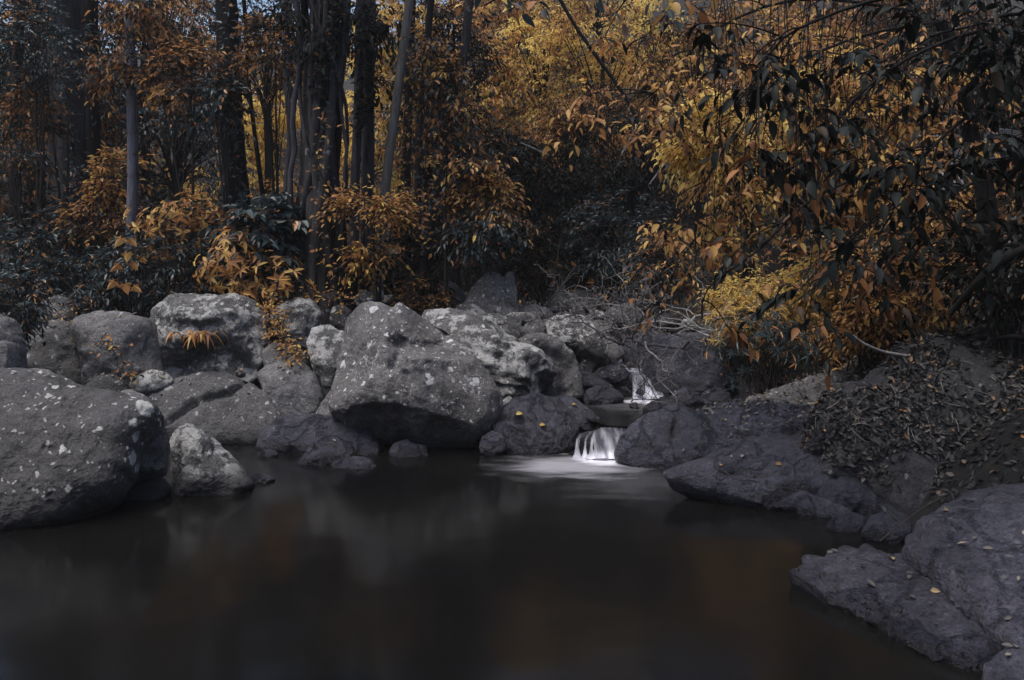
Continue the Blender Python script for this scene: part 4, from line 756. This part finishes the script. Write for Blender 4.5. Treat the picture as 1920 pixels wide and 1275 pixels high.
creeper('scattered orange weeds among stones behind the huge boulder', [(730, 560, 9.5), (780, 565, 9.6), (830, 570, 9.8)], 9.6, L_orange, 110, .045, 65)

def strap_plant(label, px, py, d, n, ll, seed, mat):
    rng = np.random.RandomState(seed); b = P(px, py, d); root = empty('strap_leaf_plant', b); tag(root, label, 'plant')
    Vs = []; Qs = []; Hs = []; off = 0
    for i in range(n):
        a = rng.uniform(0, 2*pi); L = ll*rng.uniform(.6, 1.1); m = 7; s = np.linspace(0, 1, m); rr = L*s*.75; z = L*(.75*s-1.15*s*s)
        o0 = np.array([rng.uniform(-.14, .14), rng.uniform(-.05, .02), rng.uniform(-.02, .02)])
        c = np.stack([np.cos(a)*rr, np.sin(a)*rr-.03, z], 1)+o0; w_ = .013*np.sin(pi*np.clip(s*.85+.12, 0, 1)); sd = np.array([-math.sin(a), math.cos(a), 0])
        V = np.concatenate([c+sd*w_[:, None], c-sd*w_[:, None]]); q = np.arange(m-1); Q = np.stack([q, q+1, q+1+m, q+m], 1)+off
        Vs.append(V); Qs.append(Q); Hs.append(np.full(2*m, rng.uniform(.3, 1))); off += 2*m
    mesh_np('foliage', np.concatenate(Vs), Qs, mat, root, hue=np.concatenate(Hs))
strap_plant('tuft of drooping orange strap leaves on the face of the flat-topped boulder', 378, 628, 8.1, 20, .3, 5, L_orange)
strap_plant('small greenish strap-leaf tuft left of the orange tuft on the flat-topped boulder', 342, 628, 8.15, 14, .18, 6, L_mixed)

for k, (lab, pl, mt, n, ll) in enumerate([
 ('dark climbing plant clinging to the stout black tree', [(424, 0, 10.6), (430, 120, 10.6), (440, 280, 10.6), (450, 400, 10.6)], L_teal, 160, .09),
 ('leafy climber on the buttressed tree', [(100, 20, 12.6), (120, 150, 12.6), (140, 300, 12.6), (140, 420, 12.6)], L_teal, 260, .10),
 ('thin orange climber on the pale slender tree', [(240, 60, 10.2), (246, 120, 10.2), (238, 170, 10.2)], L_rust, 50, .08),
 ('sparse climber with yellow tips on the vine-wrapped tree', [(610, 200, 9.1), (598, 320, 9.1), (605, 420, 9.1), (620, 520, 9.1)], L_mixed, 120, .08),
 ('dense dark climber on the upper vine-wrapped tree', [(640, 0, 9.3), (615, 80, 9.3), (590, 180, 9.3)], L_dark, 220, .09),
 ('dark climber covering the thicker pale trunk above', [(694, 0, 10.2), (690, 90, 10.2), (686, 190, 10.2), (680, 240, 10.2)], L_dark, 300, .09),
 ('climber with orange leaves on the dark slim tree', [(770, 0, 11), (764, 150, 11), (762, 300, 11), (762, 450, 11)], L_rust, 260, .09),
 ('climber around the mottled curving tree', [(865, 110, 10.2), (845, 210, 10.2), (815, 340, 10.2), (795, 480, 10.2)], L_mixed, 220, .08)]):
    creeper(lab, pl, 0, mt, n, ll, 70+k, name='climber', cat='climbing plant')
BASE = {5: (-1.3, 11.6), 6: (-1.5, 11.3)}
for k, a in enumerate([
 ('dark bluish leafy branch crossing the forest at the upper left corner', 60, 60, 90, 50, 11, L_teal, 40, .08),
 ('rust-leaved branch across the upper forest left of the stout black tree', 350, 130, 80, 60, 10.2, L_rust, 46, .085),
 ('bluish leafy branch in front of the stout black tree', 420, 190, 60, 30, 10, L_teal, 26, .08),
 ('orange and dark branch between the black tree and the vine-wrapped tree', 510, 90, 60, 50, 10.5, L_rust, 30, .08),
 ('golden branch right of the slanting grey tree', 830, 160, 50, 50, 10.2, L_mixed, 30, .085),
 ('low orange sapling under the mottled tree beside the hollow', 900, 380, 60, 50, 10.4, L_orange, 46, .085),
 ('bluish-leaved sapling with pale leaf tips beside the hollow', 910, 430, 50, 30, 10.0, L_teal, 30, .085),
 ('tall rust-leaved sapling between thin dark tree and buttressed tree', 60, 230, 50, 90, 11.5, L_rust, 40, .085)]):
    lab, px, py, rx, ry, d, mt, n, ll = a
    shrub(lab, px, py, rx, ry, d, mt, n=n, seed=200+k, ll=ll, name='sapling', cat='sapling', stems=4, droop=.35, base=BASE.get(k))
# large three-lobed leaves on a lone stalk
def lobed():
    rng = np.random.RandomState(3); d = 8.9; b = P(240, 590, d); b[2] = T(b[0], b[1]); root = empty('broad_leaf_sapling', b); tag(root, 'tall weed with few very large lobed orange leaves left of the flat-topped boulder', 'plant')
    Vs = []; Fs = []; Hs = []; off = 0; st = []
    for (px, py, sz, rot) in [(228, 450, .2, -.5), (248, 452, .16, .6), (240, 478, .17, 0), (222, 500, .17, -.8), (252, 496, .15, .5), (214, 531, .18, -.6), (236, 536, .2, .3), (254, 540, .16, .9), (268, 486, .1, 1.0)]:
        c = P(px, py, d-rng.uniform(0, .25))-b
        ang = [90, 60, 38, 10, -25, -60, -90, -120, -155, 170, 142, 120]; rr = [.15, .62, .38, .72, .42, .6, 1.1, .6, .42, .72, .38, .62]
        pts = np.array([[math.cos(rad(a)+rot)*r_, -.35*math.sin(-rad(a)-rot)*0-.25*r_, math.sin(rad(a)+rot)*r_*.75+.0] for a, r_ in zip(ang, rr)])*sz*.62
        V = np.vstack([[0, -.02, .02], pts])+c; k = len(ang); i = np.arange(k); Fs.append(np.stack([np.zeros(k, int), 1+i, 1+(i+1) % k], 1)+off); off += k+1
        Vs.append(V); Hs.append(np.full(k+1, rng.uniform(.45, .85))); s = np.linspace(0, 1, 8)[:, None]; st.append((1-s)*np.array([0, 0, 0])+s*c+np.array([0, .12, 0])*np.sin(pi*s))
    mesh_np('foliage', np.concatenate(Vs), Fs, L_orange, root, smooth=False, hue=np.concatenate(Hs)); V, Q = tubes(np.array(st), np.full((len(st), 8), .005), 5); mesh_np('stem', V, [Q], B_twig, root)
lobed()

# ------------------------------------------------------------------ overhanging branches on the right
def hanging(label, bx, by, limbs, mat, n, seed, ll, tl=.45, tw=4, k=7, lw=.41, r0=.1, bark=B_dark, spread=.35, vines=0, trunk=None):
    """limbs: list of polylines of (px,py,d) that arch over the stream and carry drooping leafy twigs"""
    rng = np.random.RandomState(seed); b = np.array([bx, by, T(bx, by)-.1]); root = empty('overhanging_tree', b); tag(root, label, 'tree', None)
    cen = []; st = []; RR = []
    for lm in limbs:
        pp = np.array([P(*q) for q in lm])-b; s = np.linspace(0, len(pp)-1, 16); c = np.stack([np.interp(s, range(len(pp)), pp[:, j]) for j in range(3)], 1)
        c += np.stack([fbm(np.stack([s*1.3, s*0+j*5, s*0+seed], -1), 2, seed) for j in range(3)], 1)*.06
        for _ in range(2): c[1:-1] = (c[:-2]+2*c[1:-1]+c[2:])/4
        st.append(c); RR.append(np.linspace(r0*.15, .005, 16))
        m = int(n*rng.uniform(.8, 1.2)); f = rng.uniform(.12, 1, m)*15; i = np.minimum(f.astype(int), 14); q = c[i]*(1-(f-i)[:, None])+c[i+1]*(f-i)[:, None]
        q = q+rng.normal(0, spread, (m, 3))*np.array([1, .8, .6])-np.array([0, 0, spread*.5]); cen.append(q)
        for z in q:  # twig from limb to cluster
            j = rng.randint(3, 16); j = np.argmin(np.linalg.norm(c-z, axis=1)); u = np.linspace(0, 1, 16)[:, None]; a = c[max(0, j-2)]
            st.append((1-u)**2*a+2*u*(1-u)*((a+z)/2+[0, 0, .08])+u*u*z); RR.append(np.linspace(.006, .003, 16))
    if trunk is None: a0 = st[0][0]; tk = [np.zeros(3), a0*np.array([.25, .25, .5]), a0]
    else: tk = [P(*q)-b for q in trunk]; tk[0][2] = 0
    cen = np.concatenate(cen)
    fo_, poly = build_foliage('crown', root, mat, rng, cen, tw, tl, k, ll, lw, droop=.45, up_bias=.0, hang=.3, fine=True)
    V1, Q1 = tubes(np.array(st), np.array(RR), 5); V2, Q2 = tubes(poly, np.tile(np.linspace(.003, .0015, 4), (len(poly), 1)), 3, len(V1))
    mesh_np('limb', np.concatenate([V1, V2]), [Q1, Q2], bark, root)
    V, Q = trunk_mesh(np.array(tk), np.linspace(r0, r0*.5, len(tk)), seed=seed, rough=.15); mesh_np('trunk', V, [Q], bark, root)
    if vines:
        vs = []
        for i in range(vines):
            px = rng.uniform(1330, 1900); d = rng.uniform(4.2, 6.0); s = np.linspace(0, 1, 12); L = rng.uniform(250, 560)
            vs.append(np.array([P(px+12*math.sin(i+t_*5), -60+L*t_, d) for t_ in s])-b)
        V, Q = tubes(np.array(vs), np.full((len(vs), 12), .003), 4); o = mesh_np('vine', V, [Q], bark, root); o['kind'] = 'stuff'
    return root
hanging('orange-leaved tree whose branches hang down right of the centre over the far rocks', 4.6, 7.6, [[(1750, 40, 7.2), (1600, 60, 6.8), (1450, 150, 6.4), (1330, 300, 6.2), (1295, 420, 6.1), (1290, 490, 6.1)], [(1750, 40, 7.2), (1550, 120, 6.6), (1420, 230, 6.4), (1370, 340, 6.2)], [(1750, 60, 7.0), (1650, 150, 6.4), (1550, 250, 6.4), (1500, 340, 6.3)], [(1800, 100, 6.8), (1720, 180, 6.4), (1660, 260, 6.4), (1620, 330, 6.3)], [(1700, 20, 7), (1500, -20, 6.5), (1330, 60, 6.3), (1240, 150, 6.2), (1200, 200, 6.2)]], L_orange, 28, 501, .085, tl=.34, spread=.3)
hanging('tree with painted-shade black leaves hanging into the upper right foreground', 3.7, 4.6, [[(2050, 60, 4.8), (1850, 40, 4.6), (1680, 110, 4.5), (1560, 230, 4.5), (1520, 360, 4.5)], [(2050, 60, 4.8), (1900, 150, 4.6), (1780, 240, 4.5), (1700, 330, 4.5), (1650, 420, 4.5)], [(2050, 0, 4.8), (1800, -40, 4.5), (1600, 0, 4.4), (1450, 80, 4.4), (1380, 180, 4.4)], [(2050, 100, 4.8), (1950, 250, 4.7), (1880, 350, 4.6), (1800, 430, 4.6)], [(2050, 0, 4.6), (1900, 20, 4.2), (1750, 60, 4.2)]], L_dark, 15, 502, .095, tl=.34, vines=40, spread=.26)  # canopy shade is put into the leaf colour
hanging('dark branches dangling in front of the yellow shrubs down to the right bank', 4.3, 5.6, [[(2000, 300, 5.6), (1850, 330, 5.4), (1700, 420, 5.3), (1640, 520, 5.2), (1650, 590, 5.2)], [(1900, 300, 5.5), (1600, 330, 5.3), (1450, 420, 5.2), (1340, 520, 5.2), (1330, 600, 5.2)], [(1900, 320, 5.5), (1700, 380, 5.3), (1560, 470, 5.2), (1500, 560, 5.2)]], L_rust, 6, 503, .10, tl=.28, spread=.13, r0=.085, trunk=[(2050, 500, 5.8), (1960, 420, 5.8), (1990, 350, 5.7), (2000, 300, 5.6)])
hanging('leafy twigs dangling from above the top centre edge of the view', 4.9, 6.4, [[(1800, -250, 6), (1500, -220, 5.6), (1250, -120, 5.4), (1000, -40, 5.2), (900, 0, 5.2)], [(1800, -250, 6), (1450, -180, 5.6), (1250, -60, 5.4), (1150, 0, 5.3)]], L_mixed, 11, 504, .11, tl=.3, tw=3, spread=.16)

# ------------------------------------------------------------------ palm fronds on the right
def palm():
    b = P(1940, 420, 8.6); b[2] = T(b[0], b[1])-.1; root = empty('palm', b); tag(root, 'small palm with glossy pale fronds behind the hanging branches at the right', 'palm')
    top = P(1930, 300, 8.6)-b; V, Q = trunk_mesh([[0, 0, 0], top*.5, top], [.07, .06, .05], seed=2); mesh_np('trunk', V, [Q], B_dark, root)
    m = leaf_mat('palm_frond', [(0, (.12, .14, .15)), (1, (.3, .32, .35))], rough=.3, trans=.1)
    for end, sag in (((1790, 275, 8.0), .12), ((1740, 345, 8.0), .2), ((1720, 400, 7.8), .2), ((1860, 240, 8.2), .05), ((1480, 330, 8.2), .3)):
        e = P(*end)-b; n = 26; s = np.linspace(0, 1, n)[:, None]; a = top; c = a+(e-a)*s+np.array([0, 0, sag*2.2])*(s*(1-s))*2
        tg = nrm(np.gradient(c, axis=0)); sd = nrm(np.cross(tg, [0, .4, 1.])); pos = np.repeat(c[3:], 2, 0); sg = np.tile([1., -1.], n-3)[:, None]
        dv = np.repeat(tg[3:], 2, 0)*.6+np.repeat(sd[3:], 2, 0)*sg-np.array([0, 0, .35]); k = len(pos)
        L_ = .3*np.sin(pi*np.clip(np.repeat(s[3:, 0], 2)*.9+.1, 0, 1))+.05
        V, Q, H = leaves(pos, dv, np.tile([0, -.4, 1.], (k, 1)), L_, np.full(k, .016), np.random.RandomState(1).rand(k)); V1, Q1 = tubes(c[None], np.linspace(.012, .004, n)[None], 5, len(V))
        mesh_np('frond', np.concatenate([V, V1]), [Q, Q1], m, root, smooth=False, hue=np.concatenate([H, np.full(len(V1), .3)]))
palm()

# ------------------------------------------------------------------ dead branches, sticks
def branch_pts(rng, a, b, m=14, wob=.12):
    s = np.linspace(0, 1, m)[:, None]; L = np.linalg.norm(b-a)
    off = np.stack([fbm(np.stack([s[:, 0]*3, s[:, 0]*0+rng.uniform(0, 99), s[:, 0]*0], -1), 3, 7) for _ in range(3)], 1); off -= off[0]*(1-s)+off[-1]*s
    return a+(b-a)*s+off*wob*L
def dead_branch(label, a, b, r, n2, seed, wob=.12, n3=3, mat=None, name='dead_branch', cat='branch', group=None, up=.25, tl=.55):
    rng = np.random.RandomState(seed); a = np.array(a); b = np.array(b); o = a.copy(); L = np.linalg.norm(b-a); lines = [branch_pts(rng, a-o, b-o, wob=wob)]; rr = [np.linspace(r, r*.3, 14)]
    def kids(par, rp, n, ln, lev):
        for _ in range(n):
            i = rng.randint(3, 14); st = par[i]; tg = nrm(par[min(i+1, 13)]-par[i-1]); v = nrm(tg*.7+rng.normal(0, .7, 3)*np.array([1, .7, 1])+np.array([0, 0, up])); e = st+v*ln*rng.uniform(.5, 1.1)
            q = branch_pts(rng, st, e, wob=.22); lines.append(q); r1 = rp[i]*.6; x = np.linspace(r1, max(.0018, r1*.25), 14); rr.append(x)
            if lev > 0: kids(q, x, n3, ln*.55, lev-1)
    kids(lines[0], rr[0], n2, L*tl, 1)
    V, Q = tubes(np.array(lines), np.array(rr), 6); ob = mesh_np(name, V, [Q], mat or B_dead); ob.location = [float(x) for x in o]; tag(ob, label, cat, group); return ob
DB = 'dead branches piled above the far cascade'
specs = [((1290, 640, 9.2), (1075, 605, 9.0), .022, 9, 'main dark fallen branch lying across the dead branch pile', B_grey),
 ((1350, 600, 9.6), (1100, 575, 9.6), .014, 10, 'long pale branch along the top of the dead branch pile', None),
 ((1330, 630, 9.0), (1090, 590, 9.3), .012, 10, 'pale crooked branch in the middle of the dead branch pile', None),
 ((1380, 610, 9.4), (1180, 640, 9.2), .011, 10, 'thin pale branch at the right end of the dead branch pile', None),
 ((1210, 640, 8.7), (1270, 755, 8.5), .012, 6, 'pale branch hanging down over the broad mound', None),
 ((1180, 640, 8.8), (1230, 745, 8.5), .011, 7, 'dark forked branch dangling in front of the far cascade', B_grey),
 ((1250, 650, 8.9), (1190, 745, 8.6), .010, 7, 'crooked branch reaching down to the foam of the far cascade', B_grey),
 ((1090, 598, 9.3), (1068, 556, 9.2), .012, 2, 'short broken branch sticking up at the left end of the pile', None),
 ((1097, 600, 9.3), (1100, 555, 9.3), .009, 1, 'upright stub of branch beside the short broken branch', None),
 ((1180, 600, 9.4), (1110, 560, 9.3), .009, 6, 'arching twiggy branch at the upper left of the pile', None),
 ((1300, 590, 9.8), (1190, 560, 9.9), .009, 8, 'thin branch curving over the back of the pile', None),
 ((1060, 610, 9.2), (985, 600, 9.4), .007, 6, 'small twiggy branch lying on the low smooth stone', None),
 ((1070, 660, 8.9), (1010, 615, 9.0), .006, 4, 'curled thin twig over the arched boulder', None),
 ((1400, 640, 9.2), (1290, 610, 9.2), .010, 9, 'twiggy pale branch on top of the broad mound', None),
 ((1340, 600, 9.9), (1420, 560, 9.7), .010, 7, 'pale branch rising behind the hanging orange leaves', None)]
for i, (a, b, r, n2, lab, mt) in enumerate(specs): dead_branch(lab, P(a[0], a[1], a[2]-.45), P(b[0], b[1], b[2]-.45), r, n2, 900+i, mat=mt, group=DB)
def stick(label, pts, r, mat, name='stick', cat='stick', r2=None):
    p = np.array([P(*q) for q in pts]); s = np.linspace(0, len(p)-1, 16); c = np.stack([np.interp(s, range(len(p)), p[:, j]) for j in range(3)], 1)
    for _ in range(3): c[1:-1] = (c[:-2]+2*c[1:-1]+c[2:])/4
    o = c[0].copy(); V, Q = tubes((c-o)[None], np.linspace(r, r2 or r*.5, 16)[None], 8); V = V+.1*r*fbm(V*40, 2, 3)[:, None]; ob = mesh_np(name, V, [Q], mat); ob.location = [float(x) for x in o]; tag(ob, label, cat)
stick('curved bare pale stick arching above the dark leafy bank', [(1598, 628, 6.2), (1620, 645, 6.2), (1655, 660, 6.2), (1705, 668, 6.2)], .008, B_dead, r2=.014)
stick('thin grey pole leaning up right from the rocks in the hollow', [(1020, 578, 11), (1050, 540, 11), (1080, 498, 11)], .016, B_grey)
stick('thin pale dead stem slanting in the dark above the tall split stone', [(976, 268, 12), (1000, 278, 12), (1030, 292, 12)], .014, B_dead)
stick('thin bare stem slanting left of the hanging orange leaves, upper', [(1165, 290, 12), (1182, 258, 12), (1200, 228, 12)], .010, B_dead)
stick('thin bare stem slanting left of the hanging orange leaves, lower', [(1218, 345, 11), (1240, 315, 11), (1265, 282, 11)], .010, B_dead)
stick('fine upright dead stem rising out of the hollow', [(1030, 560, 11.5), (1042, 500, 11.5), (1052, 440, 11.5)], .007, B_grey)
stick('dark thick root arching over the bank at the right edge', [(1780, 590, 5.6), (1830, 530, 5.5), (1880, 485, 5.5), (1960, 455, 5.4)], .018, B_dark, name='root', cat='root', r2=.04)
stick('bent grey root lying on the bank at the right edge', [(1870, 635, 4.7), (1900, 630, 4.6), (1950, 640, 4.5)], .012, B_dark, name='root', cat='root', r2=.018)
stick('thin brown twig bridging the right slab and the leafy bank', [(1650, 1015, 4.45), (1685, 985, 4.5), (1740, 945, 4.5), (1800, 915, 4.6), (1860, 870, 4.7), (1915, 815, 4.8)], .004, B_twig, name='twig', cat='twig')
stick('arching pale stem over the slope behind the bank', [(1600, 560, 7.2), (1650, 535, 7.0), (1700, 527, 7.0), (1760, 535, 6.9)], .008, B_dead, name='twig', cat='twig')

# ------------------------------------------------------------------ ground cover on the slopes behind
def cover(name, n, xr, yr, mat, ll, seed, h=.35):
    rng = np.random.RandomState(seed); x = rng.uniform(*xr, n); y = rng.uniform(*yr, n); z = terr(x, y); dens = fbm(np.stack([x, y, 0*x], -1)*.7, 3, seed); k_ = (z > .5) & (dens > -.25)
    x, y, z = x[k_], y[k_], z[k_]; m = len(x); pos = np.stack([x, y, z+rng.uniform(0, h, m)*(1+fbm(np.stack([x, y, 0*x], -1)*1.5, 2, 4))], -1)
    dv = rng.normal(0, 1, (m, 3)); dv[:, 2] = dv[:, 2]*.4; up = np.array([0, -.4, .9])+rng.normal(0, .4, (m, 3))
    L_ = ll*rng.uniform(.6, 1.3, m); V, Q, H = leaves(pos, dv, up, L_, L_*.45, np.clip(rng.rand(m)*.8+.2*np.sin(x*1.3+y), 0, 1)); o = mesh_np(name, V, [Q], mat, smooth=False, hue=H); o['kind'] = 'stuff'
cover('undergrowth', 26000, (-13, 14), (12.5, 24), L_rust, .13, 11)
cover('undergrowth', 9000, (-8, -1), (9.6, 13), L_dark, .09, 12)
cover('undergrowth', 9000, (2.8, 9), (8, 14), L_orange, .08, 13)
# ------------------------------------------------------------------ leaf litter
def scatter(V, Fc, n, rng, zmin=.05, nz=.25, mask=None):
    a, b, c = V[Fc[:, 0]], V[Fc[:, 1]], V[Fc[:, 2]]; cr = np.cross(b-a, c-a); ar = np.linalg.norm(cr, axis=1); nn = cr/np.maximum(ar[:, None], 1e-12)
    ok = (nn[:, 2] > nz) & (a[:, 2] > zmin)
    if mask is not None: ok &= mask(a)
    pr = ar*ok
    if pr.sum() <= 0: return V[:0], V[:0]
    pr = pr/pr.sum(); i = rng.choice(len(pr), n, p=pr); u = rng.rand(n, 2); f = u.sum(1) > 1; u[f] = 1-u[f]
    return a[i]+(b[i]-a[i])*u[:, :1]+(c[i]-a[i])*u[:, 1:], nn[i]
def litter(name, pos, nn, mat, ll, rng, lift=.006, hue=None, lw=.5, jit=.35):
    n = len(pos); dv = rng.normal(size=(n, 3)); dv = dv-(dv*nn).sum(1)[:, None]*nn; dv = nrm(dv)+nn*rng.uniform(-.05, .35, n)[:, None]
    V, Q, H = leaves(pos+nn*lift, dv, nn+rng.normal(0, jit, (n, 3)), ll*rng.uniform(.5, 1.3, n), ll*lw*rng.uniform(.6, 1.3, n), rng.rand(n) if hue is None else hue, curl=-.15, fold=.25)
    o = mesh_np(name, V, [Q], mat, smooth=False, hue=H); o['kind'] = 'stuff'; return o
rng = np.random.RandomState(77)
bank = [r for r in ROCKS if 'rock bank' in r[0]['label']][0]
def twig_litter(V, Fc, n, mask=None):
    a, nn = scatter(V, Fc, n, rng, .15, .1, mask=mask); d = rng.normal(size=(n, 3)); d = nrm(d-(d*nn).sum(1)[:, None]*nn); L_ = rng.uniform(.04, .22, n)[:, None]; s = np.linspace(-.5, .5, 5)[None, :, None]
    pts = a[:, None]+d[:, None]*L_[:, None]*s+nn[:, None]*(.012+.05*L_[:, None]*(.25-s*s)*4)+nrm(np.cross(d, nn))[:, None]*L_[:, None]*(s*s)*rng.uniform(-.5, .5, n)[:, None, None]
    Vt, Qt = tubes(pts, np.tile(rng.uniform(.0015, .004, n)[:, None], (1, 5)), 4); o = mesh_np('twig_litter', Vt, [Qt], B_dead); o['kind'] = 'stuff'
twig_litter(bank[1], bank[2], 260)
p_, n_ = scatter(bank[1], bank[2], 9000, rng, .1, -.1, mask=lambda a: (fbm(a*2.2, 3, 4)+rng.rand(len(a))*.5 > .12) & (a[:, 2] > .42-.4*(a[:, 0]-2))); litter('leaf_litter', p_, n_, L_bank, .055, rng)
GX, GY = rng.uniform(1.5, 9, 14000), rng.uniform(7, 13, 14000); gz = terr(GX, GY); k_ = gz > .25
litter('leaf_litter', np.stack([GX, GY, gz], 1)[k_], np.tile([-.3, -.1, .95], (k_.sum(), 1)), L_litter, .07, rng)
GX, GY = rng.uniform(2.2, 5, 9000), rng.uniform(2, 7.5, 9000); gz = terr(GX, GY); k_ = gz > .15
litter('leaf_litter', np.stack([GX, GY, gz], 1)[k_], np.tile([-.5, -.1, .85], (k_.sum(), 1)), L_bank, .055, rng)
GX, GY = rng.uniform(-8, 2.5, 9000), rng.uniform(8, 14, 9000); gz = terr(GX, GY); k_ = gz > .25
litter('leaf_litter', np.stack([GX, GY, gz], 1)[k_], np.tile([0, -.2, .95], (k_.sum(), 1)), L_litter, .08, rng)
pp, qq = [], []
for o, V, Fc in ROCKS:
    lb = o['label']; c = 25
    if 'flat rock between' in lb: c = 260
    elif 'stepped rock' in lb or 'joining the broad' in lb: c = 220
    elif 'long sloping bluish' in lb or 'smooth dark slab' in lb: c = 26
    elif 'rock bank' in lb: c = 0
    elif 'huge' in lb or 'white-spotted' in lb: c = 0
    elif 'glossy' in lb or 'tongue' in lb: c = 12
    elif V[:, 2].max() < .5: c = 4
    if c: a, b = scatter(V, Fc, c, rng, .12, .6); pp.append(a); qq.append(b)
pp = np.concatenate(pp); qq = np.concatenate(qq); hh = np.clip(rng.rand(len(pp))*.72+.25, 0, 1)
litter('leaf_litter', pp, qq, L_litter, .045, rng, hue=hh)

# single bright leaves that catch the eye
def surf(px, py):
    bs = None; r0 = P(px, py, 1)-np.array([0, 0, CH])
    for o, V, Fc in ROCKS:
        sx = V[:, 0]/V[:, 1]*F+960; sy = HZ-(V[:, 2]-CH)/V[:, 1]*F; dd = np.hypot(sx-px, sy-py); m = dd < 6
        if m.any():
            i = np.where(m)[0]; i = i[np.argmin(V[i, 1])]
            if bs is None or V[i, 1] < bs[1]: bs = V[i]
    return bs
for (px, py, mat, hv, sz, lab) in [(970, 782, L_yellow, 1, .07, 'bright yellow fallen leaf on the cracked wet rock'), (1020, 797, L_orange, .9, .06, 'bright orange fallen leaf on the cracked wet rock'), (1074, 755, L_yellow, .6, .05, 'small yellowish leaf on the low wet shelf'),
    (1463, 870, L_orange, .8, .05, 'orange leaf lying on the long bluish ledge'), (1670, 1042, L_litter, .95, .06, 'pale curled leaf at the tip of the tongue-shaped slab'), (1770, 952, L_litter, .94, .05, 'pale leaf beside the twig above the smooth dark slab'), (1752, 1104, L_litter, .95, .045, 'pale leaf caught in the seam between the two corner slabs'), (1870, 735, L_orange, .7, .06, 'single orange leaf on the dark rock bank')]:
    q = surf(px, py)
    if q is None: continue
    r2 = np.random.RandomState(px); V, Q, H = leaves(np.zeros((1, 3)), np.array([[r2.uniform(-1, 1), -.4, .12]]), np.array([[r2.uniform(-.4, .4), -.7, .7]]), np.array([sz]), np.array([sz*.6]), np.array([hv]))
    V = V-V.mean(0); o = mesh_np('fallen_leaf', V, [Q], mat, smooth=False, hue=H); o.location = [float(q[0]), float(q[1])-.012, float(q[2])+.012]; tag(o, lab, 'leaf')
print('ROCKS', len(ROCKS), 'OBJ', len(bpy.data.objects))

for o_ in bpy.data.objects:
    if o_.get('kind') == 'stuff' and o_.parent is None:
        b_ = o_.name.split('.')[0]
        o_['label'] = {'leaf_litter': 'dry fallen leaves littering the rocks and banks', 'undergrowth': 'low leafy undergrowth covering the forest slope', 'twig_litter': 'thin dead twigs strewn over the leafy rock bank'}.get(b_, b_); o_['category'] = b_.replace('_', ' ')

# ------------------------------------------------------------------ thin air volume added to lift the forest's near-blacks
hm = bpy.data.materials.new('added_haze'); hm.use_nodes = True; ht_ = hm.node_tree; ht_.nodes.clear()
ho = ht_.nodes.new('ShaderNodeOutputMaterial'); hv_ = ht_.nodes.new('ShaderNodeVolumePrincipled'); hv_.inputs['Color'].default_value = (.9, .9, .92, 1); hv_.inputs['Density'].default_value = .001
ht_.links.new(hv_.outputs[0], ho.inputs['Volume'])
bx = np.array([[x, y, z] for x in (-151, 151) for y in (-61, 161) for z in (-8, 27)], float)
hz_ = mesh_np('added_haze', bx, [np.array([[0, 1, 3, 2], [4, 6, 7, 5], [0, 4, 5, 1], [2, 3, 7, 6], [0, 2, 6, 4], [1, 5, 7, 3]])], hm, smooth=False); tag(hz_, 'thin added veil lifting the dark tones between the trees', 'added_haze', kind='stuff')
